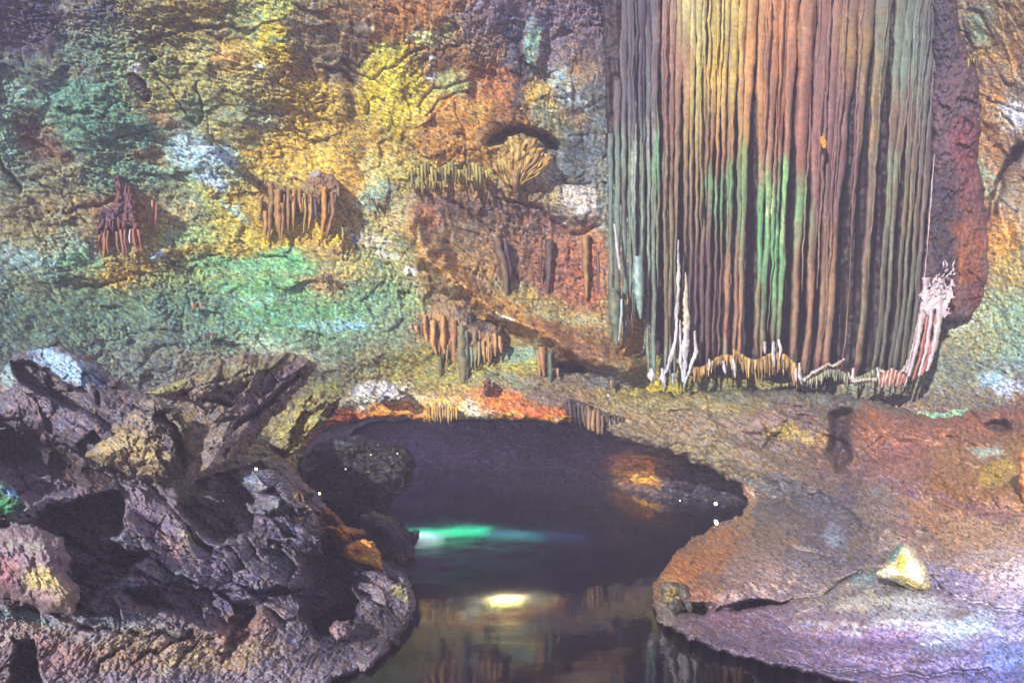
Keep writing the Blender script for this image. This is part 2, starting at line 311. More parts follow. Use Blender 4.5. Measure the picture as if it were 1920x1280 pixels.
WS = [  # cx, cy, rx, ry, angle, colour, strength, edge
 (40,60,65,60,20,(74,68,86),.8), (70,15,34,42,10,(48,50,78),.9), (110,150,60,30,-15,(84,66,64),.5),
 (180,22,42,26,0,(46,54,84),.6), (170,75,60,34,-30,(88,124,112),.5), (130,190,90,36,-22,(92,150,128),.7), (200,215,90,52,0,(88,138,112),.7),
 (30,185,40,26,0,(122,164,148),.8), (70,250,50,40,30,(118,106,82),.7), (100,272,46,20,20,(108,70,58),.7), (150,190,70,40,20,(84,136,112),.6), (200,250,60,46,15,(80,126,104),.6),
 (210,330,60,26,5,(96,142,116),.6), (95,310,50,30,10,(134,110,66),.5), (40,330,60,36,20,(118,138,112),.6),
 (255,130,14,14,40,WHT,.9), (235,58,30,10,10,(150,160,130),.6), (300,175,60,46,0,(156,150,84),.7), (340,70,90,30,-8,(126,116,66),.6),
 (370,20,50,26,0,(150,132,60),.7), (400,110,70,30,0,(158,148,78),.6), (455,100,44,34,0,(180,158,60),.6), (425,110,30,22,0,(184,138,72),.6),
 (470,30,60,26,0,(134,158,104),.6), (525,15,26,20,0,(176,188,84),.8), (515,70,24,34,-10,(196,178,48),.95,.3), (530,105,34,22,20,(200,176,50),.95,.3), (528,72,10,8,0,(130,160,110),.9),
 (495,118,14,10,0,(180,200,205),.8), (610,60,40,36,10,(128,114,84),.7), (600,130,50,46,0,(124,112,84),.7), (650,20,40,22,0,(142,112,60),.6),
 (560,150,40,22,30,(170,128,60),.7), (440,190,70,40,0,(160,162,98),.6), (370,215,36,34,0,(104,142,112),.65), (460,215,46,24,0,(128,150,116),.7), (500,225,30,16,30,(172,186,160),.6),
 (590,190,60,30,10,(192,164,52),.8), (560,250,80,40,-20,(204,172,56),.75), (640,230,40,40,0,(176,146,58),.6), (530,290,60,30,0,(200,160,54),.7), (600,300,50,24,20,(206,178,60),.6),
 (372,285,56,26,18,(150,198,214),.95,.5), (348,262,34,8,32,(168,206,222),.95), (385,292,34,14,10,(170,208,226),.9), (430,292,22,14,-10,(158,200,216),.8),
 (385,335,46,18,28,(152,192,206),.85), (405,352,26,12,20,(176,206,224),.9), (440,325,30,12,0,(150,188,178),.6), (330,300,40,8,35,(158,200,206),.7),
 (330,235,60,12,38,(150,176,160),.55), (305,225,44,16,45,(146,112,74),.7), (270,290,50,16,10,(146,104,60),.5), (310,330,60,24,0,(104,146,116),.5),
 (420,390,70,16,30,(182,178,74),.7), (450,400,40,8,30,LB,.6), (600,360,30,50,0,(206,162,60),.6), (560,440,100,30,0,(204,174,54),.85), (440,440,60,22,0,(186,168,60),.7),
 (400,470,70,18,-5,(180,158,62),.8), (300,480,60,14,-5,(170,148,66),.75), (210,500,70,18,5,(178,148,62),.8), (215,520,30,14,0,(186,150,54),.8),
 (100,470,60,30,0,(132,178,160),.7), (60,440,60,24,20,(150,140,84),.6), (40,480,36,20,0,(140,178,176),.7), (150,490,40,22,0,(104,168,126),.75), (290,480,16,8,0,(182,214,216),.9),
 (260,410,26,30,0,(200,150,54),.6), (310,420,40,30,0,(170,176,96),.6), (340,395,34,12,0,(200,176,130),.6), (350,450,50,20,0,(132,174,120),.6),
 (480,490,110,16,-4,(110,178,124),.85), (560,500,50,14,0,(96,176,112),.85), (500,540,90,24,0,(96,168,108),.7), (610,520,46,24,0,(186,152,96),.7), (600,470,40,16,20,(170,140,80),.6),
 (540,585,110,22,0,(88,158,106),.75), (480,560,60,12,0,(130,186,160),.6), (620,580,60,24,0,(98,152,100),.6), (642,612,36,7,0,(128,190,226),.95), (600,600,50,7,-5,(140,196,190),.7),
 (380,520,60,18,0,(118,150,88),.6), (330,560,90,26,0,(84,126,104),.6), (300,620,120,28,0,(94,122,106),.6), (450,620,80,18,0,(106,156,120),.6), (100,560,100,40,0,(82,116,88),.6), (40,600,60,30,0,(78,106,92),.6),
 (60,540,60,18,10,(130,140,96),.5), (400,670,60,14,0,(132,122,92),.5), (500,645,60,12,0,(150,186,156),.7), (550,665,60,10,8,(180,190,160),.6), (250,690,60,20,0,(104,120,112),.6),
 # middle: yellow niches, orange boulder, drapes
 (720,60,70,26,0,(160,112,52),.7), (690,25,60,20,0,(132,98,64),.6), (760,20,60,24,0,(178,116,58),.6),
 (682,45,16,9,0,(222,226,196),.95), (730,82,34,11,5,(186,198,104),.95,.3), (815,68,34,15,-4,(206,214,136),.98,.3), (845,52,26,12,-35,(176,184,96),.9), (776,60,14,7,-20,(214,220,180),.9), (783,48,10,6,0,(50,48,50),.9),
 (740,150,60,70,0,(196,186,48),.8), (720,190,46,40,10,(208,190,44),.85), (770,200,50,36,-10,(196,178,54),.75), (790,120,40,26,0,(158,132,58),.7), (840,120,46,26,0,(120,84,52),.85),
 (820,110,10,6,0,WHT,.9), (822,152,11,8,0,(226,228,226),1), (815,125,6,6,0,WHT,.9), (850,165,40,22,-30,(160,178,110),.9), (885,165,8,6,0,WHT,.9),
 (665,90,24,60,12,(90,78,66),.7), (655,150,20,50,0,(110,92,58),.6),
 (860,245,62,52,-10,(186,132,58),.95,.22), (905,205,28,24,0,(190,150,54),.8), (900,290,36,20,0,(190,142,60),.7), (920,160,50,40,10,(172,106,54),.8), (945,220,36,36,0,(150,104,56),.7), (960,175,20,40,0,(150,92,58),.7),
 (905,30,60,30,0,(118,104,122),.6), (870,60,50,30,-30,(128,112,100),.5), (960,60,18,60,6,(66,70,92),.85), (975,140,14,50,0,(70,64,72),.8), (1000,80,16,50,3,(120,168,148),.95,.3), (1030,40,60,22,0,(88,84,112),.7), (1080,60,44,40,0,(128,104,110),.5),
 (1015,170,30,26,30,(190,158,66),.8), (1040,215,40,30,0,(124,140,100),.7), (1060,150,34,20,30,(140,168,166),.75), (1085,190,26,14,10,(150,168,176),.7), (1090,130,30,40,0,(158,124,82),.7), (1100,90,22,30,0,(96,82,80),.6),
 (1070,215,34,20,20,(170,130,80),.6), (1080,280,50,36,0,(84,96,102),.85), (1060,330,60,20,10,(88,100,100),.8), (1040,270,26,16,0,(96,104,100),.7), (1010,325,26,16,0,(216,204,170),.9), (1080,370,46,20,15,(200,192,180),.85), (1105,395,22,14,0,(214,206,206),.9), (1030,365,24,14,0,(160,150,116),.7),
 (690,290,24,90,10,(176,146,70),.6), (700,340,30,40,-20,(160,180,130),.6), (730,300,30,60,-25,(196,160,70),.6), (660,330,24,60,-14,(206,156,60),.75), (760,330,60,24,10,(164,160,80),.7), (850,320,80,22,4,(170,158,70),.8), (800,300,46,16,0,(174,166,78),.6),
 (690,380,24,20,0,(130,176,166),.7), (720,365,30,16,0,(140,170,150),.6), (740,420,50,16,20,(190,160,90),.6), (840,385,60,20,0,(104,84,76),.8), (900,400,60,30,10,(112,88,74),.7),
 (960,385,50,16,10,(120,92,86),.6), (1020,420,40,20,30,(120,80,70),.8), (800,410,34,26,10,(178,112,72),.7), (870,440,40,40,0,(118,100,76),.6), (925,470,24,50,0,(150,118,72),.7),
 (985,480,46,60,0,(132,92,72),.8), (1060,500,50,60,0,(146,88,66),.85), (1110,480,30,60,0,(176,108,64),.8), (1070,560,46,26,0,(148,92,62),.8), (1110,560,24,30,0,(150,78,56),.7), (1090,430,40,16,0,(168,126,80),.6),
 (690,445,60,9,12,(206,200,170),.8), (725,478,30,9,12,(200,200,196),.85), (780,510,16,7,0,(186,206,230),.9), (800,470,60,18,45,(176,130,74),.6), (660,500,40,24,0,(176,166,90),.6),
 (665,452,7,7,0,(86,118,160),.8), (717,502,7,7,0,(86,124,160),.8), (720,570,20,8,0,(72,118,130),.8), (700,560,60,18,0,(96,150,110),.6), (760,560,50,26,0,(124,156,100),.6), (650,650,40,18,0,(110,146,120),.6),
 # diagonal ledge
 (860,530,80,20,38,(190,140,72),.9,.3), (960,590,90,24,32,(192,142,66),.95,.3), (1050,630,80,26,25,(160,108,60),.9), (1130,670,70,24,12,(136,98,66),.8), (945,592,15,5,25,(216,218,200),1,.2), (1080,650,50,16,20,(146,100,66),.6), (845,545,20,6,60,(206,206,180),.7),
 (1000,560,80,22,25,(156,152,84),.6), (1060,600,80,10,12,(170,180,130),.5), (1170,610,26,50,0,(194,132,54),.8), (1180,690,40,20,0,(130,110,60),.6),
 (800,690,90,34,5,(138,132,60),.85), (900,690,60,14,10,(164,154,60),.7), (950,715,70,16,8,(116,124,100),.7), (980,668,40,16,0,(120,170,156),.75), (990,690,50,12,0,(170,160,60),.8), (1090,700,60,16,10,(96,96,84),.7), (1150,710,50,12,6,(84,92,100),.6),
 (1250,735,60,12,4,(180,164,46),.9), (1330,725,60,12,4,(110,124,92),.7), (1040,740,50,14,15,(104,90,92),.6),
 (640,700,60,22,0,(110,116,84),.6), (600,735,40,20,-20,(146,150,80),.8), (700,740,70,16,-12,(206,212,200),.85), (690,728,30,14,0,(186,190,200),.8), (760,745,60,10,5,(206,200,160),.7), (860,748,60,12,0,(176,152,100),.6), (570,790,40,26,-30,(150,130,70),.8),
 (740,770,60,14,-4,(214,140,48),.95), (830,770,50,14,0,(224,170,60),.95), (890,770,24,20,20,(196,206,186),.9), (960,762,70,18,8,(206,110,44),.95), (1060,775,80,13,3,(206,104,48),.95), (980,786,120,5,0,(224,170,64),.9), (640,790,50,14,-20,(176,84,56),.95), (600,815,26,10,-40,(150,84,64),.9), (930,745,60,12,12,(190,110,54),.7),  # orange lamplight along the lip, painted as splats
 # right wall
 (1730,100,46,110,0,(104,120,108),.9), (1840,50,24,40,0,(112,150,126),.6), (1850,95,30,16,10,(186,142,66),.8), (1880,80,24,40,0,(150,130,86),.6), (1860,200,30,50,5,(172,124,72),.8), (1905,120,14,40,0,(170,126,70),.6), (1895,215,26,22,20,(176,190,206),.85), (1890,240,22,10,0,(190,196,214),.7),
 (1850,270,30,50,0,(166,122,76),.8), (1905,290,20,22,-30,(116,108,122),.7), (1890,360,34,30,-40,(138,134,120),.7), (1900,410,26,30,-40,(160,156,140),.7), (1845,330,14,30,-20,(120,170,140),.6), (1880,450,30,40,0,(214,150,58),.9), (1900,500,30,30,0,(176,154,80),.7),
 (1840,580,60,40,-10,(150,166,126),.7), (1900,600,40,50,0,(126,160,132),.7), (1830,640,60,26,10,(142,146,104),.7), (1900,660,40,26,0,(120,156,130),.6), (1790,600,34,26,-30,(196,204,196),.8), (1860,720,30,16,25,(150,192,216),.9), (1885,735,24,12,10,(178,196,226),.85), (1800,690,60,14,10,(110,120,96),.5), (1770,778,60,7,-4,(136,196,160),.9), (1800,755,80,14,6,(102,100,88),.8), (1640,745,90,12,2,(92,98,86),.7),
]
SD_R = 24.0
WR = (128,118,100)
wall_tps = tps([(-700,-500,19),(-300,-200,20),(0,0,21.8),(0,300,22.5),(0,600,21),(0,800,19),(400,0,24),(400,300,26),(400,600,25.2),(400,760,23.5),(700,0,25.5),(700,300,27.8),(700,600,27.6),(700,780,27),
 (950,0,27.5),(950,300,29),(950,550,30),(950,700,28.5),(950,790,27.2),(1100,400,30.5),(1100,650,30),(1250,0,31),(1500,0,31),(1500,300,31.2),(1500,600,31.5),(1500,800,31),(1900,0,26.5),(1900,400,27.6),(1900,700,26.5),(1810,0,29),(1810,300,29.8),(1810,550,29.5),(1900,850,25),
 (2300,300,21),(2700,0,17),(2700,900,15),(-700,900,17),(1150,820,28),(560,860,23.5),(300,950,21),(0,1100,17),(960,-500,24.5),(-700,300,18),(2300,-400,19),(400,-500,24),(1500,-500,26)])
WF = [ # features: cx, cy, rx, ry, angle, metres (+ = recess), edge
 (860,235,72,60,-10,-1.6,.55), (915,165,44,38,10,.9,.6), (620,115,62,60,0,.9,.5), (690,170,44,90,8,.9,.6), (740,170,56,66,0,-.7,.6), (985,95,58,80,0,1.3,.5), (1000,85,17,56,4,-1.4,.4), (1080,180,50,30,10,-.8,.5), (1080,270,56,44,0,.8,.5),
 (60,40,110,80,20,1.2,.5), (85,262,66,40,20,.9,.5), (200,230,110,60,-10,-.8,.6), (370,60,120,40,-6,.8,.5), (520,90,40,50,-10,-.9,.4), (430,190,90,60,0,-.6,.6), (560,255,90,60,-20,.9,.6), (390,310,70,40,20,-.5,.5), (640,260,26,90,0,-.6,.5),
 (1020,430,70,30,25,1.2,.5), (985,480,40,70,0,1.4,.5), (1065,500,70,80,0,1.0,.4), (900,440,70,50,0,.8,.5), (1090,385,50,30,10,-.8,.5),
 (260,160,20,12,55,2.6,.15), (275,178,14,9,40,2.2,.2), (282,107,7,5,0,1.3,.3), (1070,690,26,13,10,1.8,.3), (1110,700,30,12,12,1.2,.4),
 (800,700,80,32,5,1.1,.5), (1800,120,60,60,0,.9,.6), (1900,320,44,60,-35,.9,.5), (1880,220,34,24,10,-.7,.5), (1830,620,80,60,0,-.6,.6),
 (700,742,70,14,-12,-.7,.5), (945,765,110,16,8,-.6,.5), (640,790,50,16,-20,.5,.5), (180,560,120,30,10,.7,.5), (330,480,110,20,-4,-.5,.5), (560,520,100,24,0,-.6,.5), (120,460,60,30,0,-.6,.5),
]
WL = [ # ledges and grooves: points, width px, metres
 ([(770,430),(820,500),(900,570),(990,610),(1080,655),(1180,690)], 24, -1.9), ([(800,480),(880,545),(960,600),(1060,650)], 9, -.4),
 ([(600,125),(640,135),(680,160),(690,210)], 5, .8), ([(250,80),(300,66),(350,50),(430,54),(480,60)], 4, .6), ([(0,300),(20,330),(36,355)], 5, .9), ([(290,140),(310,160),(345,210),(370,240),(375,220),(368,160)], 3, .5),
 ([(920,262),(950,248),(985,246),(1020,258),(1038,278)], 8, 1.6), ([(780,640),(800,570),(850,562)], 3, .3), ([(880,598),(920,608),(945,625)], 4, .7), ([(890,680),(905,690),(935,708)], 5, .9),
 ([(110,200),(130,212),(170,216)], 3, .5), ([(220,258),(250,252),(275,250)], 4, .6), ([(120,400),(180,385),(240,380)], 4, .6), ([(60,340),(130,372),(160,420)], 3, .4), ([(320,500),(360,486),(420,478)], 3, .5), ([(150,540),(200,530),(240,520)], 5, .7),
 ([(1040,300),(1060,340),(1110,345)], 4, .9), ([(960,380),(1010,390),(1040,420),(1060,440),(1120,430)], 6, 1.1), ([(850,375),(880,400),(920,440)], 5, .8), ([(1190,260),(1060,250),(1050,200)], 2, .3), ([(1080,520),(1130,518)], 3, .5),
 ([(1852,190),(1880,200),(1920,210)], 4, .8), ([(1875,0),(1878,60),(1895,120),(1905,150)], 2, -.3), ([(1860,560),(1868,640),(1850,690)], 3, .4), ([(1920,270),(1880,330),(1860,400)], 7, .9),
 ([(640,115),(700,150),(760,110),(800,90)], 4, .5), ([(780,200),(820,170),(880,150)], 4, .6), ([(800,215),(850,180),(880,170)], 3, .5), ([(260,690),(300,650),(390,640),(480,650),(600,655)], 5, .3),
]
def wall_depth(U, V):
    D = wall_tps(U, V)
    px = D / F
    x = U + 8 * fbm(U, V, 50, 3, 71); y = V + 8 * fbm(U, V, 50, 3, 72)
    for cx, cy, rx, ry, ang, amp, edge in WF:
        R = max(rx, ry) * 1.8
        m = (np.abs(x - cx) < R) & (np.abs(y - cy) < R)
        if not m.any(): continue
        a, b = rot(x[m] - cx, y[m] - cy, ang)
        D[m] += (amp if edge < .4 else .24 * amp) * (1 - sstep(1 - edge, 1 + edge, np.sqrt((a / rx) ** 2 + (b / ry) ** 2)))
    for pts, wd, amp in WL:
        P = np.array(pts); m = (x > P[:, 0].min() - 4 * wd) & (x < P[:, 0].max() + 4 * wd) & (y > P[:, 1].min() - 4 * wd) & (y < P[:, 1].max() + 4 * wd)
        if not m.any(): continue
        D[m] += (amp if wd > 6 else .28 * amp) * np.exp(-(line_d(x[m], y[m], pts) / (wd if wd > 6 else .7 * wd)) ** 2)
    # flow of the rock: shallow down-right on the left, steep in the middle
    rv = .18 + .9 * sstep(-.25, .55, fbm(U, V, 150, 2, 777) + .12)
    left = rough_px(U, V, 18, 2.4, 100, .3, .55, .6 * rv, .85 * rv, .24, 70)
    steep = rough_px(U, V, 68, 1.9, 200, .38, .6, .6 * rv, .85 * rv, .26, 70)
    k = sstep(560, 720, U + 60 * fbm(U, V, 130, 2, 5)) * (1 - 0.8 * sstep(560, 680, V))
    return D + px * (left * (1 - k) + steep * k)
def wall_paint(U, V):
    wx, wy = warp(U, V, 1.0, 18, 3)
    x = U + wx; y = V + wy
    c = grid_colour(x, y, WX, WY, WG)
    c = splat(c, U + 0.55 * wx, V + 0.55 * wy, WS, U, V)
    return mottle(c, U, V, 20, 9, 1.45, 2.4)

xs = np.concatenate([np.linspace(-700, -24, 190), np.arange(-20, 1942, 2.0), np.linspace(1946, 2700, 200)])
ys = np.concatenate([np.linspace(-520, -24, 130), np.arange(-20, 870, 2.0), np.linspace(874, 1300, 90)])
TUN = [(540,1310),(545,1000),(556,880),(578,840),(600,812),(640,797),(700,786),(760,784),(820,790),(900,787),(1000,791),(1100,795),(1160,812),(1200,828),(1290,860),(1400,900),(1420,1310)]
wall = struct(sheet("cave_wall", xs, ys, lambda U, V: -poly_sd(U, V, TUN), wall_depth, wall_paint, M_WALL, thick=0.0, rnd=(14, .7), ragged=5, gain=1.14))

# ------------------------------------------------------------------ tunnel: far wall and low roof behind the lip
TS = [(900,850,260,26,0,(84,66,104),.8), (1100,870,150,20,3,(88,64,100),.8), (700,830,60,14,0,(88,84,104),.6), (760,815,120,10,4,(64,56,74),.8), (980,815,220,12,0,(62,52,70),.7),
      (1185,878,52,30,8,(206,136,78),.95), (1200,893,44,14,3,(232,176,62),.95), (1215,858,30,8,-10,(190,110,60),.7), (1185,930,60,18,-8,(124,104,112),.8), (1190,925,30,7,0,(60,50,60),.8), (1330,890,80,26,12,(92,72,92),.9), (1255,845,60,12,12,(104,90,104),.8)]  # orange and purple lamplight painted onto the tunnel wall
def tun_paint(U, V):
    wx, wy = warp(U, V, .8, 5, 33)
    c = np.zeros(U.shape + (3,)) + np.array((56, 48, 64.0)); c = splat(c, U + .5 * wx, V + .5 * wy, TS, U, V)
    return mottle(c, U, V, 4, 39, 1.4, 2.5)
tun_tps = tps([(300,700,36),(560,850,34),(700,850,40),(900,850,41),(1100,850,40),(1200,880,34),(1200,940,31.5),(1330,900,31),(1420,940,29),(1600,900,28),(600,1000,33),(900,1000,41),(300,1050,30),(900,700,40),(1200,760,36),(1400,800,31)])
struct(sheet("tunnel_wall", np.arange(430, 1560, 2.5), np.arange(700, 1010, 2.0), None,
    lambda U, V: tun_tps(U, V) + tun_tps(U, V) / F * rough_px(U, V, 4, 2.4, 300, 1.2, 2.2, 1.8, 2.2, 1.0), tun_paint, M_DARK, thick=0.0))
def world_grid(name, X, Y, zf, colf, mat):
    x, y = np.meshgrid(X, Y); z = zf(x, y); P = np.stack([x, y, z], -1).reshape(-1, 3)
    ny, nx = x.shape; i = np.arange(ny * nx).reshape(ny, nx)
    f = np.stack([i[:-1, :-1].ravel(), i[:-1, 1:].ravel(), i[1:, 1:].ravel(), i[1:, :-1].ravel()], 1)
    return make_mesh(name, P, f, to_albedo(colf(x, y)).reshape(-1, 3), mat)
def flat_col(c, lam, seed, amt=10):
    return lambda x, y: np.clip(np.array(c, float) + amt * fbm(x, y, lam, 4, seed)[..., None] * np.array([1, .8, 1.1]), 14, 240)
def roof_z(x, y):
    lip = 3.15 - 0.012 * (x + 0.5) ** 2 * 1.6
    return np.maximum(lip, -.6) + 0.35 * fbm(x, y, 3.0, 6, 44) + .02 * (y - 28) + .14 * (1 - np.abs(perlin(x / 1.3, y / .9, 47))) ** 4 + .08 * (1 - np.abs(perlin(x / .6, y / .4, 48))) ** 4
struct(world_grid("tunnel_roof", np.linspace(-12, 14, 260), np.linspace(27.9, 42.5, 150), roof_z, flat_col((66, 54, 76), 2, 61, 22), M_DARK))

# ------------------------------------------------------------------ water and pool bed
def bed_z(x, y): return -0.62 + 0.12 * fbm(x, y, 2.2, 4, 12) - .012 * np.abs(x)
struct(world_grid("pool_bed", np.linspace(-34, 34, 420), np.linspace(3, 48, 420), bed_z, flat_col((88, 80, 100), 1.5, 15, 16), M_BANK))
wm = bpy.data.materials.new("pool_water"); wm.use_nodes = True; nt = wm.node_tree; N = nt.nodes; L = nt.links
N.remove(N["Principled BSDF"]); out = N["Material Output"]
tr = N.new("ShaderNodeBsdfTransparent"); tr.inputs[0].default_value = (0.60, 0.60, 0.68, 1)
gl = N.new("ShaderNodeBsdfGlossy"); gl.inputs["Color"].default_value = (0.95, 0.93, 1.0, 1); gl.inputs["Roughness"].default_value = 0.045
fr = N.new("ShaderNodeFresnel"); fr.inputs[0].default_value = 1.33
ml = N.new("ShaderNodeMath"); ml.operation = 'MULTIPLY'; ml.inputs[1].default_value = 1.0
mi = N.new("ShaderNodeMixShader"); L.new(fr.outputs[0], ml.inputs[0]); L.new(ml.outputs[0], mi.inputs[0]); L.new(tr.outputs[0], mi.inputs[1]); L.new(gl.outputs[0], mi.inputs[2]); L.new(mi.outputs[0], out.inputs[0])
tc = N.new("ShaderNodeTexCoord"); nz = N.new("ShaderNodeTexNoise"); nz.inputs["Scale"].default_value = 2.2; nz.inputs["Detail"].default_value = 4
bp = N.new("ShaderNodeBump"); bp.inputs["Strength"].default_value = 0.05; bp.inputs["Distance"].default_value = 0.06
L.new(tc.outputs["Object"], nz.inputs["Vector"]); L.new(nz.outputs["Fac"], bp.inputs["Height"]); L.new(bp.outputs[0], gl.inputs["Normal"])
struct(world_grid("water", np.linspace(-36, 36, 8), np.linspace(2, 50, 8), lambda x, y: x * 0, flat_col((60, 60, 70), 3, 1), wm))

# ------------------------------------------------------------------ right bank of flowstone
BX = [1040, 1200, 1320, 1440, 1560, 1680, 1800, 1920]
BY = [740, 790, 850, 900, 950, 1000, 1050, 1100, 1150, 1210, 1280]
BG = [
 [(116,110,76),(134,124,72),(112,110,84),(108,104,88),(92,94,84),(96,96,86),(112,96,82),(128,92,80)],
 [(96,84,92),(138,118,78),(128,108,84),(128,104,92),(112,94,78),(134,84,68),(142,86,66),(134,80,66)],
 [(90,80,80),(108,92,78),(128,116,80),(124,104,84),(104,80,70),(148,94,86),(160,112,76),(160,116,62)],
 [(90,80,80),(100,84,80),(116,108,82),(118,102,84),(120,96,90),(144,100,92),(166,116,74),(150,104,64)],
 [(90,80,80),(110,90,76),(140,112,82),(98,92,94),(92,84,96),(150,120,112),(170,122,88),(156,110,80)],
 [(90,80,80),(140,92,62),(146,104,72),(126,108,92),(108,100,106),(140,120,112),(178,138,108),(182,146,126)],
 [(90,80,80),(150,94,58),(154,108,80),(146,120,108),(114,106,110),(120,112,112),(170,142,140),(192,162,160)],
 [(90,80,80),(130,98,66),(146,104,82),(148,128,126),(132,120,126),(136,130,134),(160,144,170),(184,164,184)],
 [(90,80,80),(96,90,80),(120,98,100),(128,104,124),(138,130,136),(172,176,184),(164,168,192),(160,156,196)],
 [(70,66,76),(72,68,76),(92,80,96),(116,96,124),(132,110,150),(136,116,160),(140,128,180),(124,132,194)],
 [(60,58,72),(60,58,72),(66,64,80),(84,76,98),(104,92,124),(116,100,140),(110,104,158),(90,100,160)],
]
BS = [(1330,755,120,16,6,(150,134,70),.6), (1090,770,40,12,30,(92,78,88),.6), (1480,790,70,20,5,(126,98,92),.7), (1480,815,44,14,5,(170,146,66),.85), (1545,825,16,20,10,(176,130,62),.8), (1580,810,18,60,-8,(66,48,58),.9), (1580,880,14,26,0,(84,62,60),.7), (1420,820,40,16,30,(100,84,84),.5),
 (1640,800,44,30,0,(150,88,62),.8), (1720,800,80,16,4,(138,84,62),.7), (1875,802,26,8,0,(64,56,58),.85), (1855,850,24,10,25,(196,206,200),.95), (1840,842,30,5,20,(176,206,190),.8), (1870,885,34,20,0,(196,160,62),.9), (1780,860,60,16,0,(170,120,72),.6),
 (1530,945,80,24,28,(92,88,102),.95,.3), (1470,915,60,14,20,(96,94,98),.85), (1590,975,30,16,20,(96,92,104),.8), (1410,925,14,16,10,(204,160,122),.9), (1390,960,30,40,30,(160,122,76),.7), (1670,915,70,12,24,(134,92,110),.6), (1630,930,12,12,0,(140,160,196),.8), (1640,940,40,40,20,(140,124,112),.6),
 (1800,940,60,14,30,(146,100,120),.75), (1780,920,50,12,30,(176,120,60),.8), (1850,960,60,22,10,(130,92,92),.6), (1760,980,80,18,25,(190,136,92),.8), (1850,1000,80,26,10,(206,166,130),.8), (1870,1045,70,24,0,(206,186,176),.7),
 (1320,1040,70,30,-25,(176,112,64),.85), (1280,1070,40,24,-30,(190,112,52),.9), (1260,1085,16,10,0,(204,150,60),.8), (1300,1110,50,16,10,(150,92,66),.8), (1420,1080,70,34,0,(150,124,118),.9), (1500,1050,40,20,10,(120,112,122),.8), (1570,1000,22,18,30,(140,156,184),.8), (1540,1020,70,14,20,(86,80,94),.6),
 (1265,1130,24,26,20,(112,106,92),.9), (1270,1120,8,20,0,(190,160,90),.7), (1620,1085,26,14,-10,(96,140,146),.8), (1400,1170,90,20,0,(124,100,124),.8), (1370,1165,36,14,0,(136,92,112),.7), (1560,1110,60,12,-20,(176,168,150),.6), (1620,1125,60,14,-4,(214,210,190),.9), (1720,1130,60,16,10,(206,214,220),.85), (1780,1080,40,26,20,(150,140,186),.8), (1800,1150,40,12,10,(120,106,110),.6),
 (1820,1170,60,20,-10,(176,200,224),.8), (1900,1180,40,30,0,(150,150,204),.8), (1590,1180,26,8,-60,(206,214,222),.8), (1650,1200,90,18,5,(136,112,160),.8), (1760,1210,60,16,-10,(160,176,214),.7), (1890,1230,50,26,0,(114,136,204),.9), (1560,1150,60,14,10,(142,120,140),.6), (1900,1080,40,16,0,(220,200,206),.7), (1700,990,12,16,0,(150,96,100),.6)]  # includes lavender lamplight and dark hollow shade painted into the bank
bank_tps = tps([(1040,745,28.4),(1100,800,27.6),(1200,832,27),(1300,862,26.5),(1400,905,26),(1405,940,25.2),(1350,990,22.6),(1290,1030,19.4),(1256,1075,16.9),(1232,1110,15.2),(1240,1150,13.9),(1290,1178,13.0),(1340,1200,12.4),(1440,1225,11.8),(1560,1252,11.2),(1700,1285,10.5),
 (1200,760,28.2),(1300,780,27.6),(1400,735,29),(1550,735,29),(1650,760,28),(1500,820,26.2),(1750,790,26),(1920,755,25),(1900,850,20.5),(1600,880,23.5),(1500,950,21.5),(1700,950,19),(1900,950,16.8),(1430,1010,19.2),(1600,1050,16.2),(1750,1050,14.6),(1900,1050,13.2),(1400,1100,15.8),(1450,1150,14),(1600,1120,14),(1700,1150,12.7),(1920,1150,11.4),(1920,1240,10.2),(2400,740,20),(2400,1100,9),(2400,1400,6),(1800,1400,9)])
BHOLE = [([(1560,775),(1600,770),(1595,800),(1580,820),(1590,850),(1570,880),(1556,850),(1562,815)],1.5,10), ([(1390,1128),(1440,1125),(1475,1128),(1440,1142),(1375,1146)],1.0,6), ([(1255,1130),(1300,1128),(1340,1138),(1320,1150),(1270,1152)],1.0,8), ([(1850,795),(1885,790),(1900,805),(1870,812)],.8,8)]
BLN = [([(1350,1143),(1400,1135),(1470,1128),(1540,1112),(1580,1090),(1610,1070)],3.5,.5), ([(1470,1015),(1540,1040),(1590,1050)],4,.25), ([(1470,770),(1520,785),(1560,800)],5,.5), ([(1430,840),(1460,815),(1475,790)],4,.4), ([(1390,900),(1410,935),(1395,965)],5,-.3),
       ([(1640,935),(1660,970),(1670,990),(1740,1020)],5,-.25), ([(1480,935),(1540,930),(1600,970),(1610,990)],5,.3), ([(1740,1100),(1790,1120),(1920,1150)],4,.25), ([(1480,1240),(1600,1262),(1760,1262),(1860,1255)],3,.2), ([(1700,1050),(1745,1085),(1760,1110)],4,.3)]
BF = [(1370,1070,130,62,-12,-.9), (1520,950,120,34,28,.9), (1600,1150,200,40,2,-.5), (1420,870,120,34,24,-.9), (1660,960,60,60,30,-.7), (1820,900,140,40,18,-.8), (1760,960,120,26,26,.7), (1480,790,110,36,4,-.8), (1680,800,90,34,6,-.9), (1850,1040,120,46,12,-.5), (1700,1230,160,24,4,-.3), (1880,810,50,30,0,.6)]
